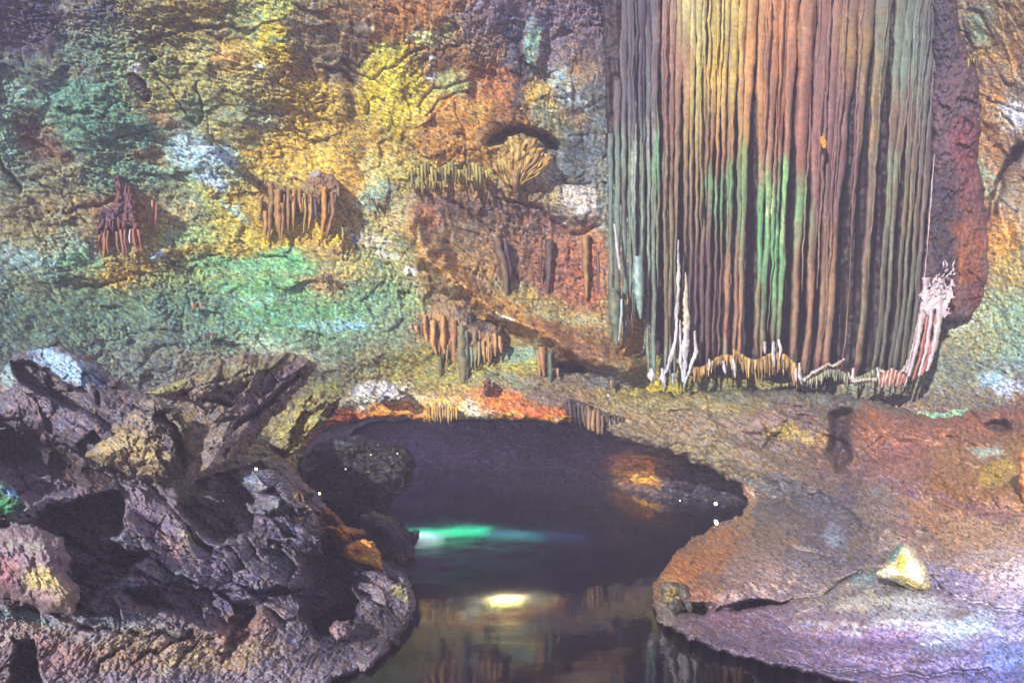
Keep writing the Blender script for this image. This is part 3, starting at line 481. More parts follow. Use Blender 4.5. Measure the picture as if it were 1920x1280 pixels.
def bank_depth(U, V):
    D = bank_tps(U, V); x = U + 6 * fbm(U, V, 40, 3, 81); y = V + 6 * fbm(U, V, 40, 3, 82)
    for p, a, e in BHOLE: D = D + a * sstep(-e, e, poly_sd(x, y, p))
    for p, wd, a in BLN: D = D + a * np.exp(-(line_d(x, y, p) / wd) ** 2)
    smooth = 1 - .35 * sstep(900, 1000, V) 
    for cx, cy, rx, ry, an, am in BF:
        p_, q_ = rot(x - cx, y - cy, an); D = D + am * (1 - sstep(.35, 1.25, np.sqrt((p_ / rx) ** 2 + (q_ / ry) ** 2)))
    rv = .25 + .9 * sstep(-.2, .5, fbm(U, V, 120, 2, 778))
    return D + D / F * smooth * rough_px(U, V, 24, 2.2, 500, 1.7, 1.3, .9 * rv, 1.3 * rv, .35, 90)
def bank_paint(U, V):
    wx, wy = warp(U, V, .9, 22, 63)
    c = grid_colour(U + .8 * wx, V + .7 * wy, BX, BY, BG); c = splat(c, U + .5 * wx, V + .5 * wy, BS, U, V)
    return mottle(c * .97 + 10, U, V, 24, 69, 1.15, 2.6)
BANK = [(1034,752),(1130,742),(1250,734),(1400,728),(1550,730),(1650,752),(1750,782),(1800,778),(1860,762),(1920,752),(2420,730),(2420,1420),(1850,1420),(1700,1318),(1560,1276),(1440,1246),(1340,1220),(1285,1195),(1236,1168),(1222,1135),(1222,1098),(1248,1060),(1288,1014),(1348,982),(1392,960),(1404,935),(1388,908),(1330,878),(1270,852),(1190,830),(1110,802)]
xs = np.concatenate([np.arange(1020, 1942, 2.0), np.linspace(1946, 2420, 130)]); ys = np.concatenate([np.arange(720, 1300, 2.0), np.linspace(1305, 1420, 16)])
struct(sheet("rock_bank", xs, ys, lambda U, V: poly_sd(U, V, BANK), bank_depth, bank_paint, M_BANK, thick=2.5, rnd=(15, .9), ragged=6, seed=5, gain=1.04))

# ------------------------------------------------------------------ left bank: craggy dark rock
LS = [(300,1010,180,60,35,(108,98,120),.7), (130,900,60,30,30,(112,98,118),.8), (250,960,90,26,35,(120,104,130),.7), (330,1030,40,12,40,(176,130,120),.7), (350,1010,14,16,0,(190,176,100),.6), (340,1085,40,20,10,(120,150,156),.7), (230,1020,34,20,20,(116,120,136),.9), (240,1095,20,10,30,(130,166,170),.7),
 (430,1080,110,50,20,(104,98,124),.8), (500,930,50,34,20,(112,112,132),.8), (530,1060,60,30,20,(104,110,124),.7), (420,1120,60,20,10,(78,72,110),.7), (400,1180,110,20,4,(96,88,96),.6), (230,1160,90,20,10,(96,110,116),.7), (60,1165,90,16,12,(106,136,140),.8),
 (300,1215,180,32,0,(158,134,108),.8), (460,1180,60,30,-20,(150,112,104),.8), (430,1230,110,18,-6,(150,126,100),.8), (110,1230,60,40,20,(138,104,108),.8,.4), (90,1180,60,12,0,(150,120,110),.7), (20,1190,30,26,10,(170,150,140),.7), (240,1240,50,22,20,(140,104,92),.5), (20,1260,60,40,0,(104,84,90),.7), (60,1250,14,40,10,(56,48,58),.9), (340,1235,60,8,-30,(180,164,110),.5),
 (640,1000,40,16,40,(150,92,70),.7), (620,1150,60,90,0,(62,58,78),.9), (720,1180,50,40,0,(60,54,62),.8), (600,1225,60,10,0,(96,86,96),.7), (100,860,120,30,25,(60,46,50),.8), (40,840,60,26,10,(58,50,58),.8), (250,1120,120,16,20,(70,60,66),.5)]  # the dark splats paint shade into the hollows
left_tps = tps([(0,820,15.5),(150,860,15),(250,905,14.6),(340,915,14.5),(430,900,15),(540,870,16.5),(610,940,17),(650,1000,16.6),(700,1040,16.4),(745,1085,15.8),(772,1130,14.2),(760,1190,12.8),(700,1235,11.7),(620,1260,11.2),(520,1278,10.8),(440,1300,10.66),
 (0,950,12.6),(0,1100,11.2),(0,1180,10.5),(0,1280,10.1),(200,950,13.2),(200,1050,12),(200,1150,10.9),(200,1270,10.4),(400,950,13.9),(400,1050,12.7),(400,1150,11.5),(400,1240,11.1),(560,1000,14.6),(560,1120,12.8),(560,1200,12),(660,1120,14.2),(-400,900,12),(-400,1400,9),(400,1400,9)])
LHOLE = [([(150,935),(225,922),(234,960),(232,990),(208,1012),(262,1038),(278,1042),(240,1076),(190,1108),(142,1152),(136,1110),(130,1070),(128,1030),(60,1004),(70,960)],2.6,5),
 ([(335,905),(440,880),(470,900),(490,950),(480,1000),(400,1012),(360,985),(345,960)],2.8,7), ([(-20,806),(60,812),(150,862),(150,915),(60,940),(-20,905)],2.4,8),
 ([(575,1040),(620,1005),(660,1070),(668,1150),(650,1180),(600,1195),(570,1150),(580,1100)],2.2,8), ([(230,1110),(330,1095),(420,1115),(485,1140),(470,1165),(420,1180),(360,1160),(260,1130)],.9,10),
 ([(30,1200),(58,1196),(70,1240),(80,1290),(20,1290)],1.2,5), ([(430,1160),(480,1150),(470,1190),(445,1210),(430,1230)],.8,6)]
LLN = [([(280,900),(330,960),(370,1020),(420,1040)],6,.7), ([(120,1000),(200,1060),(300,1090),(420,1110),(560,1110)],5,.6), ([(0,1140),(100,1150),(180,1180),(300,1190),(400,1200)],6,.4), ([(250,1240),(300,1215),(360,1185)],5,.4), ([(180,1260),(190,1240),(250,1200)],4,.35), ([(330,1250),(370,1200)],4,.35), ([(490,900),(520,960),(560,1010)],5,.5), ([(420,1240),(440,1180),(500,1120)],5,.4)]
def left_depth(U, V):
    D = left_tps(U, V); x = U + 7 * fbm(U, V, 36, 3, 84); y = V + 7 * fbm(U, V, 36, 3, 85)
    for p, a, e in LHOLE: D = D + .7 * a * sstep(-e, e, poly_sd(x, y, p))
    for p, wd, a in LLN: D = D + .5 * a * np.exp(-(line_d(x, y, p) / (.7 * wd)) ** 2)
    k = sstep(1140, 1200, V)
    A = rough_px(U, V, 34, 1.8, 600, .8, .8, 1.1, 1.6, 2.0, 62); B = rough_px(U, V, -50, 1.9, 640, .8, 1.3, 1.2, 1.5)
    return D + D / F * (A * (1 - k) + B * k)
def left_paint(U, V):
    wx, wy = warp(U, V, .8, 30, 93)
    c = np.zeros(U.shape + (3,)) + np.array((122, 112, 126.0))
    c = splat(c, U + .45 * wx, V + .45 * wy, LS, U, V) * 1.07
    return mottle(c, U, V, 32, 99, 1.2)
LEFT = [(-420,790),(0,800),(80,808),(150,850),(200,872),(260,900),(340,915),(420,880),(470,852),(540,866),(562,890),(600,930),(626,970),(660,1010),(712,1045),(752,1072),(780,1110),(776,1160),(745,1208),(700,1250),(620,1282),(520,1305),(460,1420),(-420,1420)]
xs = np.concatenate([np.linspace(-420, -12, 120), np.arange(-8, 800, 2.0)]); ys = np.concatenate([np.arange(780, 1300, 2.0), np.linspace(1306, 1420, 14)])
struct(sheet("rocky_slope", xs, ys, lambda U, V: poly_sd(U, V, LEFT), left_depth, left_paint, M_DARK, thick=2.5, rnd=(16, .9), ragged=7, seed=8))

# ------------------------------------------------------------------ boulders
def boulder(name, label, cat, poly, D0, bulge, R, base, S=(), tilt=(0, 0), step=2.0, ang=30, seed=0, facet=.7, mat=None, mot=1.25, thick=None, rag=4, big=1.0, lines=(), holes=(), fine=1.0, gain=1.05, group=None, crack=1.2):
    P = np.array(poly, float); cx, cy = P.mean(0)
    xs = np.arange(P[:, 0].min() - 8, P[:, 0].max() + 9, step); ys = np.arange(P[:, 1].min() - 8, P[:, 1].max() + 9, step)
    def dep(U, V):
        D = D0 + tilt[0] * (U - cx) / 100 + tilt[1] * (V - cy) / 100
        x = U + 5 * fbm(U, V, 36, 3, seed + 84); y = V + 5 * fbm(U, V, 36, 3, seed + 85)
        for p, a, e in holes: D = D + a * sstep(-e, e, poly_sd(x, y, p))
        for p, wd, a in lines: D = D + a * np.exp(-(line_d(x, y, p) / wd) ** 2)
        return D + D0 / F * rough_px(U, V, ang, 1.8, seed, big * .8, big, fine, crack, facet * 1.9, 62)
    def pnt(U, V):
        wx, wy = warp(U, V, .7, ang, seed + 3)
        c = np.zeros(U.shape + (3,)) + np.array(base, float); c = splat(c, U + .4 * wx, V + .4 * wy, list(S), U, V)
        return mottle(c, U, V, ang, seed + 9, mot)
    o = sheet(name, xs, ys, lambda U, V: poly_sd(U, V, poly), dep, pnt, mat or M_DARK, thick=thick or bulge * 1.4, rnd=(R, bulge), ragged=rag, seed=seed, gain=gain)
    recentre(o, tuple(at(cx, P[:, 1].max(), D0 + bulge)))
    return tag(o, label, cat, group)

boulder("boulder", "big craggy boulder at far left with pale blue top and dark overhang", "boulder",
    [(-60,760),(0,700),(25,664),(100,648),(170,664),(205,700),(250,728),(300,745),(345,790),(352,850),(300,900),(240,895),(190,872),(150,845),(70,812),(0,800),(-60,800)], 15.0, 1.6, 60, (106,98,112),
    [(115,678,60,20,12,(150,192,226),.95), (140,705,44,14,20,(140,180,214),.9), (165,668,14,7,0,(110,76,76),.9), (60,770,50,30,30,(122,108,122),.7), (150,800,80,30,25,(112,100,124),.7), (15,700,18,30,0,(150,190,186),.7), (180,710,16,12,0,(140,170,210),.7), (230,760,40,16,10,(120,110,110),.5), (200,870,60,10,25,(104,92,124),.7)],
    tilt=(-.3, -.6), seed=1000, ang=38, facet=.8, holes=[([(22,678),(55,676),(100,700),(130,722),(180,760),(200,790),(150,770),(90,745),(25,705)],1.7,5)], lines=[([(180,740),(200,790),(240,820)],5,.5),([(160,850),(220,870),(260,830)],4,.4)])
boulder("boulder", "rounded yellowish boulder wedged against the blue-topped one", "boulder",
    [(158,856),(190,812),(215,790),(255,752),(290,744),(330,765),(362,800),(366,850),(350,888),(320,906),(292,910),(240,892),(190,876)], 14.0, 1.5, 55, (138,124,112),
    [(255,850,70,34,10,(170,152,104),.9), (240,860,20,16,0,(150,118,110),.5), (300,780,44,22,20,(122,112,112),.8), (345,850,14,40,0,(120,108,104),.6), (280,870,30,14,0,(176,146,100),.6)],
    seed=1100, ang=30, facet=.55, lines=[([(300,770),(325,800),(340,840),(345,870)],5,.6), ([(255,760),(290,775),(330,765)],4,.5)])
boulder("slanting_slab", "wedge-shaped slanting grey slab pointing down above the dark cleft", "rock slab",
    [(268,738),(330,712),(380,688),(440,664),(500,660),(570,664),(596,682),(580,712),(545,752),(500,800),(480,826),(430,866),(398,894),(374,884),(376,852),(392,806),(380,776),(352,752),(310,748)], 13.6, 1.2, 34, (128,116,110),
    [(430,700,120,24,-10,(126,122,94),.8), (470,690,60,12,0,(146,140,92),.6), (480,770,70,20,-48,(124,104,116),.9), (420,830,50,20,-60,(128,118,118),.9), (320,726,30,10,-30,(166,164,100),.8), (540,700,50,8,-40,(106,88,98),.7), (360,740,40,12,0,(140,120,120),.7)],
    tilt=(.9, -.4), seed=1200, ang=-42, facet=.5, rag=6, lines=[([(560,700),(500,760),(440,800)],5,.4), ([(330,730),(380,745),(430,760)],5,.25)])
boulder("boulder", "ochre boulder in shade between the slanting slab and the tunnel mouth", "boulder",
    [(500,830),(520,800),(545,770),(560,740),(600,735),(640,745),(620,790),(580,820),(560,850),(530,862)], 19.5, .9, 24, (146,138,88), [(560,810,50,24,-50,(160,150,82),.8), (530,835,20,14,0,(120,104,80),.7)], seed=1300, ang=-40, mat=M_WALL)
boulder("boulder", "mauve and yellow banded boulder at the lower left edge", "boulder",
    [(-50,1000),(20,984),(80,990),(118,1008),(132,1042),(128,1075),(150,1100),(152,1120),(138,1152),(90,1150),(40,1128),(-50,1110)], 10.1, .9, 40, (146,122,130),
    [(80,1085,34,26,20,(206,190,120),.9,.5), (40,1040,50,22,10,(150,126,146),.7), (60,1020,60,14,0,(140,138,130),.7), (100,1120,40,14,0,(160,130,140),.7), (10,1075,20,30,0,(170,110,120),.7), (120,1120,26,26,0,(176,160,110),.6)],
    seed=1400, ang=60, facet=.1, mot=.6, fine=.8, crack=.6, big=1.2)
boulder("boulder", "small blue and green boulder at the left edge under the dark overhang", "boulder",
    [(-40,890),(10,896),(34,922),(52,950),(30,968),(-40,962)], 11.6, .5, 22, (70,120,96), [(20,925,26,8,40,(110,170,226),.95), (0,950,26,16,0,(60,150,90),.9)], seed=1450, facet=.4)  # teal lamplight painted into base colour and splats
boulder("boulder", "blocky blue-grey boulder below the small white lamp", "boulder",
    [(428,888),(470,876),(520,882),(548,905),(562,938),(592,958),(580,975),(548,962),(520,966),(490,958),(470,925)], 13.4, .9, 30, (108,106,128), [(470,900,40,14,20,(126,136,160),.8), (530,950,20,10,0,(140,156,150),.7)], seed=1500, ang=20, facet=1.3)
boulder("boulder", "long violet-grey boulder on the slope left of the orange rock", "boulder",
    [(478,962),(530,968),(570,985),(600,1010),(610,1040),(580,1042),(540,1020),(500,1010),(474,990)], 13.2, .7, 22, (104,96,124), [(590,1010,30,12,40,(120,118,130),.7)], seed=1550, ang=35, facet=.9)
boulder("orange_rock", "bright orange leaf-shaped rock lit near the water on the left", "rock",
    [(648,1022),(670,1008),(700,1012),(716,1040),(720,1070),(700,1064),(680,1058),(660,1052),(640,1040)], 15.2, .4, 16, (206,136,52), [(690,1050,20,10,20,(230,176,64),.9), (660,1030,14,8,0,(176,100,50),.7)], seed=1600, ang=30, facet=.2, mot=.6, gain=1.3, mat=M_BANK)  # orange lamplight put into the base colour and gain
boulder("orange_rock", "crumbly rust-orange rock just above the leaf-shaped one", "rock",
    [(600,945),(630,960),(650,985),(680,990),(690,1004),(668,1008),(644,1022),(625,1018),(608,985)], 15.6, .4, 16, (146,92,62), [(650,1000,26,10,20,(196,128,60),.9)], seed=1620, ang=35, facet=.9, mot=.9, mat=M_BANK)
boulder("boulder", "dark angular boulder with a squared tip against the green streak", "boulder",
    [(668,968),(700,955),(735,968),(762,990),(787,994),(788,1012),(776,1022),(782,1050),(765,1062),(740,1058),(716,1040),(700,1008)], 17.0, .8, 26, (60,56,74), [(725,1035,8,26,-30,(160,96,84),.9), (750,1045,16,12,40,(190,130,110),.8)], seed=1650, ang=60, facet=.35)
boulder("boulder", "smooth mauve boulder below the leaf-shaped orange rock", "boulder",
    [(662,1062),(700,1068),(730,1078),(745,1095),(735,1130),(700,1136),(680,1120),(672,1090)], 15.0, .6, 20, (116,104,120), [(700,1100,30,20,0,(128,112,132),.6)], seed=1700, facet=.15, fine=.7)
boulder("boulder", "cobbled grey boulder with pale ridges at the water's edge", "boulder",
    [(726,1095),(748,1090),(768,1098),(776,1118),(776,1146),(758,1158),(740,1156),(728,1130)], 14.6, .5, 18, (140,136,118), [(752,1125,20,30,0,(150,146,116),.7)], seed=1720, ang=95, facet=1.3, fine=1.3)
boulder("boulder", "small pinkish boulder low in the dark at the water's edge", "boulder",
    [(612,1176),(630,1164),(655,1164),(662,1180),(652,1200),(630,1202)], 12.0, .35, 14, (140,112,118), seed=1740, facet=.9)
boulder("boulder", "boulder coloured black for shade, half filling the left of the tunnel mouth", "boulder",
    [(560,870),(580,830),(610,812),(660,814),(720,826),(765,838),(780,862),(776,905),(740,940),(720,985),(660,1000),(600,960),(570,920)], 25.5, 1.2, 50, (26,24,32), [(740,890,16,6,20,(90,92,106),.7), (620,822,50,4,8,(70,90,100),.8)], seed=1760, facet=.3, ang=10)  # near-black base colour carries the darkness of the cavity
boulder("fallen_flake", "black flake of rock sticking out of the green wall at upper left", "rock flake",
    [(238,142),(250,140),(262,150),(276,162),(287,180),(282,189),(268,184),(254,176),(242,160)], 22.6, .35, 9, (46,44,44), [(276,184,12,3,30,(150,140,100),.7)], seed=1780, facet=.4, step=1.5, rag=2)
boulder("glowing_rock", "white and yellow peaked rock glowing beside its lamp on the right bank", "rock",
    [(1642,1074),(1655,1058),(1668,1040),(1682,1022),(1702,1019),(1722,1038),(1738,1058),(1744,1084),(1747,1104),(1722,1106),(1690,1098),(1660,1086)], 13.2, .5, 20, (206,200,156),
    [(1700,1050,14,12,-60,(196,186,70),.9), (1685,1032,16,10,-60,(80,130,130),.9), (1715,1092,34,9,10,(150,136,84),.9), (1672,1072,16,8,0,(248,248,244),.9), (1722,1062,12,22,-20,(248,248,244),.95)], seed=1800, facet=.5, mot=.35, mat=M_CALC, step=1.5, thick=.9)  # its lamplight is also painted in as near-white and yellow
boulder("rock_knob", "craggy yellowish knob on the waterline at the tip of the right bank", "rock",
    [(1238,1098),(1256,1086),(1280,1092),(1296,1110),(1300,1134),(1310,1160),(1300,1176),(1276,1166),(1250,1150),(1240,1124)], 14.5, .4, 18, (104,98,86), [(1256,1110,12,16,0,(190,160,84),.8), (1285,1140,20,14,0,(84,82,80),.7)], seed=1820, facet=1.2, ang=60)
boulder("orange_edge_rock", "smooth orange rock cut off by the right edge", "rock",
    [(1912,850),(1925,830),(1990,820),(1990,980),(1930,970),(1914,930),(1909,890)], float(bank_tps(np.array(1935.), np.array(950.))) - .25, .4, 14, (214,128,58), [(1916,900,6,50,0,(226,160,90),.8)], seed=1840, facet=.0, mot=.3, mat=M_BANK, fine=.4, crack=.3)
boulder("flowstone_hump", "pale mound with black crevice on the tunnel's upper left rim", "rock",
    [(690,745),(700,722),(722,714),(745,728),(765,742),(750,752),(715,756)], 26.3, .4, 14, (190,192,190), [(705,735,8,8,0,(70,66,74),.8), (730,735,20,8,20,(206,206,212),.8)], seed=1860, facet=.5, mat=M_WALL)

# ------------------------------------------------------------------ dripstone
def tube(name, pts, rads, squash, paint, mat, parent=None, nseg=10, seed=0, rough=.12, gain=1.0, wig=1.0, flat=1, lamb=22):
    """pts: (px, py, D); rads in pixels; squash = depth radius / width radius"""
    pts = np.array(pts, float); n = max(6, int(np.abs(np.diff(pts[:, 1])).sum() / 4))
    t0 = np.linspace(0, 1, len(pts)); t = np.linspace(0, 1, n)
    px, py, D = (np.interp(t, t0, pts[:, k]) for k in range(3))
    r = np.interp(t, np.linspace(0, 1, len(rads)), rads)
    th = np.arange(nseg) * 2 * math.pi / nseg
    T, TH = np.meshgrid(t, th, indexing='ij')
    if not np.isscalar(squash): squash = np.interp(t, np.linspace(0, 1, len(squash)), squash)[:, None]
    PX = np.repeat(px[:, None], nseg, 1); PY = np.repeat(py[:, None], nseg, 1); DD = np.repeat(D[:, None], nseg, 1); R = np.repeat(r[:, None], nseg, 1)
    wob = 1 + rough * (1.2 * perlin(PY / lamb + seed, TH * .8 + seed * .37, seed) + (1.3 if flat == 1 else .5) * perlin(PY / 7 + seed, TH * 1.3 + seed * .31, seed + 1))
    CT = np.sign(np.cos(TH)) * np.abs(np.cos(TH)) ** flat
    ux = PX + wig * (1.2 * perlin(PY / 30, PY * 0 + seed * .7, seed + 5) + (wig > 1) * 1.6 * perlin(PY / 110, PY * 0 + seed * .7, seed + 6)) + R * wob * CT
    dd = DD + R * wob * np.sin(TH) * squash * DD / F
    P = np.stack([(ux - 960) / F * dd, dd, H + (HY - PY) / F * dd], -1).reshape(-1, 3)
    i = np.arange(n * nseg).reshape(n, nseg); j = np.roll(i, -1, 1)
    f = np.stack([i[:-1].ravel(), i[1:].ravel(), j[1:].ravel(), j[:-1].ravel()], 1)
    c = to_albedo(paint(ux, PY), gain).reshape(-1, 3)
    # caps
    top = P[:nseg].mean(0); bot = P[-nseg:].mean(0); P = np.concatenate([P, [top, bot]]); c = np.concatenate([c, [c[0], c[-1]]])
    k0 = n * nseg; k1 = k0 + 1
    a = np.stack([np.full(nseg, k0), i[0], j[0], np.full(nseg, k0)], 1)[:, :3]; b = np.stack([np.full(nseg, k1), j[-1], i[-1]], 1)
    # quads plus degenerate-free caps: store caps as quads through a midpoint-free split
    me_f = f; o = make_mesh(name, P, me_f, c, mat)
    import bmesh
    bm = bmesh.new(); bm.from_mesh(o.data); bm.verts.ensure_lookup_table()
    for q in list(a) + list(b):
        try: fc = bm.faces.new([bm.verts[int(k)] for k in q]); fc.smooth = True
        except ValueError: pass
    bmesh.ops.recalc_face_normals(bm, faces=bm.faces); bm.to_mesh(o.data); bm.free()
    if parent is not None: adopt(o, parent)
    return o
def streaky(base, S=(), seed=0, amt=1.0):
    def f(U, V):
        c = np.zeros(U.shape + (3,)) + np.array(base, float)
        c = splat(c, U, V, list(S), U, V); g_ = c.mean(-1, keepdims=True); c = c * .82 + g_ * .14
        n = .16 * perlin(U / 3.5, V / 60, seed) + .14 * perlin(U / 5, V / 9, seed + 1)
        return np.clip(c * (1 + amt * n)[..., None] + amt * 10 * perlin(U / 6, V / 20, seed + 2)[..., None] * np.array([1, 0, -1.0]), 22, 248) * .9 + 8
    return f

# the great curtain -------------------------------------------------
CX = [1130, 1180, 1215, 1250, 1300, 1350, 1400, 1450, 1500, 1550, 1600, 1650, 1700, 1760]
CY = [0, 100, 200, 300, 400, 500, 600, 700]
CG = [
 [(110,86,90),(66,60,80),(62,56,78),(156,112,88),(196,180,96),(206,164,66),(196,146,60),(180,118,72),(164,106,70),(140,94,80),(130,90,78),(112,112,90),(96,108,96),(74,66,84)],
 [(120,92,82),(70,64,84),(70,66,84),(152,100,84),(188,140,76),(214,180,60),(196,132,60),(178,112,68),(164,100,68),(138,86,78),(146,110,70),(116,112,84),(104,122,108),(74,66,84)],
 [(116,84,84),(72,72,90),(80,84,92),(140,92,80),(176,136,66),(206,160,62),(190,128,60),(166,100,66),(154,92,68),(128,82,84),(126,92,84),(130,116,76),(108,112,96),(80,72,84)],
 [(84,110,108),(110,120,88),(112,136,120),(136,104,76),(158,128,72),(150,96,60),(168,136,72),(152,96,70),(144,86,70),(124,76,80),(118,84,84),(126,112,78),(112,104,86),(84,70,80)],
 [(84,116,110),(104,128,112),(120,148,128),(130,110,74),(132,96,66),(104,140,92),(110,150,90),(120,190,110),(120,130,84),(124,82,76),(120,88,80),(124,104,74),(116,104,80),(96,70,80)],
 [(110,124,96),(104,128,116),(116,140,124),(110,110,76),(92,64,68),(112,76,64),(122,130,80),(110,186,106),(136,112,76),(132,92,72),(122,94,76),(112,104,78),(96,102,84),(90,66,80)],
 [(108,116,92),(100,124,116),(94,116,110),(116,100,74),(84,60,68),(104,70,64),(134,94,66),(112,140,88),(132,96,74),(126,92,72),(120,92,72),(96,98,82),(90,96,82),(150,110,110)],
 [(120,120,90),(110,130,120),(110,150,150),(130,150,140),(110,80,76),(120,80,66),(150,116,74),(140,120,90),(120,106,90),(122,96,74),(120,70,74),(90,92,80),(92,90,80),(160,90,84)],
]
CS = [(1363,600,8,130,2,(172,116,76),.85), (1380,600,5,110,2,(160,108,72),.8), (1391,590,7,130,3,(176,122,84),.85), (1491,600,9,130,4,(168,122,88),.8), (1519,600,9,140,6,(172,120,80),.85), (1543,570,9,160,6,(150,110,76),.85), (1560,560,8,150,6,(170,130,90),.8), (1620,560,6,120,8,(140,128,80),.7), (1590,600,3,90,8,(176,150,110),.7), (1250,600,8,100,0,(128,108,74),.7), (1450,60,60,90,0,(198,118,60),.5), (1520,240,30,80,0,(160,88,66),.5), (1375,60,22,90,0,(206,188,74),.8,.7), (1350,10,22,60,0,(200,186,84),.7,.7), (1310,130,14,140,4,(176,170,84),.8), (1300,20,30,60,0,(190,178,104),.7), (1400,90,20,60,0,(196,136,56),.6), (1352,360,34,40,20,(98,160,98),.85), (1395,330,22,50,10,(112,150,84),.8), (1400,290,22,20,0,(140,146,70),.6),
      (1462,380,22,70,0,(92,182,104),.85,.7), (1476,330,12,34,0,(140,196,116),.85,.7), (1450,480,22,90,0,(90,170,100),.75,.7), (1490,400,24,40,0,(110,170,110),.7), (1442,400,5,60,0,(206,216,140),.8), (1470,420,4,70,0,(190,210,130),.6), (1445,590,20,40,0,(96,120,84),.7), (1420,420,14,100,0,(86,184,110),.6),  # green lamplight painted on the folds
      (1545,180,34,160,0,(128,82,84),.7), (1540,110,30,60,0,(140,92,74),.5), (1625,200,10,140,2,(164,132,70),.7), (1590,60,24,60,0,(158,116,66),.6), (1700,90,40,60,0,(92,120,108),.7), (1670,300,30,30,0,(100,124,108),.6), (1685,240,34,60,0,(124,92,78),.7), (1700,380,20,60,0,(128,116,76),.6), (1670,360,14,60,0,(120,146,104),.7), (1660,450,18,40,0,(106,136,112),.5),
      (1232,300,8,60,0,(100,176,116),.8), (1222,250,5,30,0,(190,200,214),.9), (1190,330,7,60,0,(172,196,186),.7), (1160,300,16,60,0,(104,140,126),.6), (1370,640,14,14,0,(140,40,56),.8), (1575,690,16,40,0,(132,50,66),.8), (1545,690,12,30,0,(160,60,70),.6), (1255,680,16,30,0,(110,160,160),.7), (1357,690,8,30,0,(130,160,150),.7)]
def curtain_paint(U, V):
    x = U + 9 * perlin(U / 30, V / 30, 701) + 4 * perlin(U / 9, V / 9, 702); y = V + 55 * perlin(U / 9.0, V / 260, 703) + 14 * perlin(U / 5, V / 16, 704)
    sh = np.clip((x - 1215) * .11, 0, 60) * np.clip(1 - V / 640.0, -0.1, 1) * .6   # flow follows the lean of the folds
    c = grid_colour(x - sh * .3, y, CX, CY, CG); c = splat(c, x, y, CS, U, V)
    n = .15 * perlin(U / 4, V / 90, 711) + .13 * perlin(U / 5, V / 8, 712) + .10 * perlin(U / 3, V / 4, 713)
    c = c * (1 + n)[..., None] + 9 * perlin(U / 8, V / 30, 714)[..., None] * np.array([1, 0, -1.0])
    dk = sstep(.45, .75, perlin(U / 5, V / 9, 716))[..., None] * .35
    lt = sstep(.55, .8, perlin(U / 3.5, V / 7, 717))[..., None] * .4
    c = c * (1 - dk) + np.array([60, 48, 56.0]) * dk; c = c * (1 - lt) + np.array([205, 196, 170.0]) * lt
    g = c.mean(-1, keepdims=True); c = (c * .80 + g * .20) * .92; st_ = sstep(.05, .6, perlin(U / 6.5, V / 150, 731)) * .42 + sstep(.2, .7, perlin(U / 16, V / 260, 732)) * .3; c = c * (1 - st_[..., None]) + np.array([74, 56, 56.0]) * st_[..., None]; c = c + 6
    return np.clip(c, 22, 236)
cur = empty("flowstone_curtain", at(1460, 735, 28.6), "huge hanging flowstone curtain of orange, green and brown folds in the upper right", "flowstone curtain")
CURT = [(1128,-80),(1790,-80),(1765,60),(1752,180),(1742,330),(1736,480),(1712,640),(1690,716),(1560,712),(1440,700),(1300,706),(1235,706),(1214,600),(1206,440),(1180,420),(1160,380),(1136,300)]
o = sheet("backing", np.arange(1120, 1800, 3.0), np.arange(-80, 722, 3.0), lambda U, V: poly_sd(U, V, CURT), lambda U, V: 29.15 + 1.3 * sstep(200, 560, V) + .2 * perlin(U / 14, V / 200, 720) + .1 * fbm(U, V, 20, 3, 721),
          lambda U, V: np.clip(np.zeros(U.shape + (3,)) + np.array((46, 36, 40.0)) * (1 + .3 * fbm(U, V, 16, 3, 722))[..., None], 20, 200), M_DRIP, thick=.6, rnd=(10, .3), ragged=2)  # dark colour puts the gap shade into the backing
adopt(o, cur)
# folds at row 558: left edge, right edge, end row
FL = [(1140,1150,640),(1151,1163,655),(1166,1176,648),(1178,1186,560),(1187,1196,575),(1198,1209,596),(1212,1219,700),(1221,1231,716),(1243,1252,700),(1252,1262,706),(1263,1270,712),(1280,1289,690),(1290,1298,700),(1301,1308,660),(1311,1321,680),(1323,1334,690),(1337,1344,676),(1347,1353,690),(1357,1369,700),(1376,1385,706),(1384,1395,704),
      (1415,1427,668),(1427,1440,672),(1446,1457,656),(1458,1469,664),(1484,1499,690),(1511,1527,712),(1535,1551,716),(1551,1568,714),(1590,1594,706),(1613,1628,718),(1648,1660,718),(1660,1671,716),(1680,1690,716),(1690,1700,714),(1702,1713,712),(1714,1725,706)]
def lean(xb, y):  # fold position at row y for a fold standing at xb in row 558
    s = np.clip((xb - 1225) * .155, 0, 80)
    return xb + s * (1 - np.clip(y / 558.0, -.3, 1)) ** 1.15 * .62 - s * .32 * np.clip((y - 558) / 160.0, 0, 1.2) ** 1.3 if y <= 558 else xb - s * .30 * ((y - 558) / 160.0) ** 1.3
rng = np.random.RandomState(4)
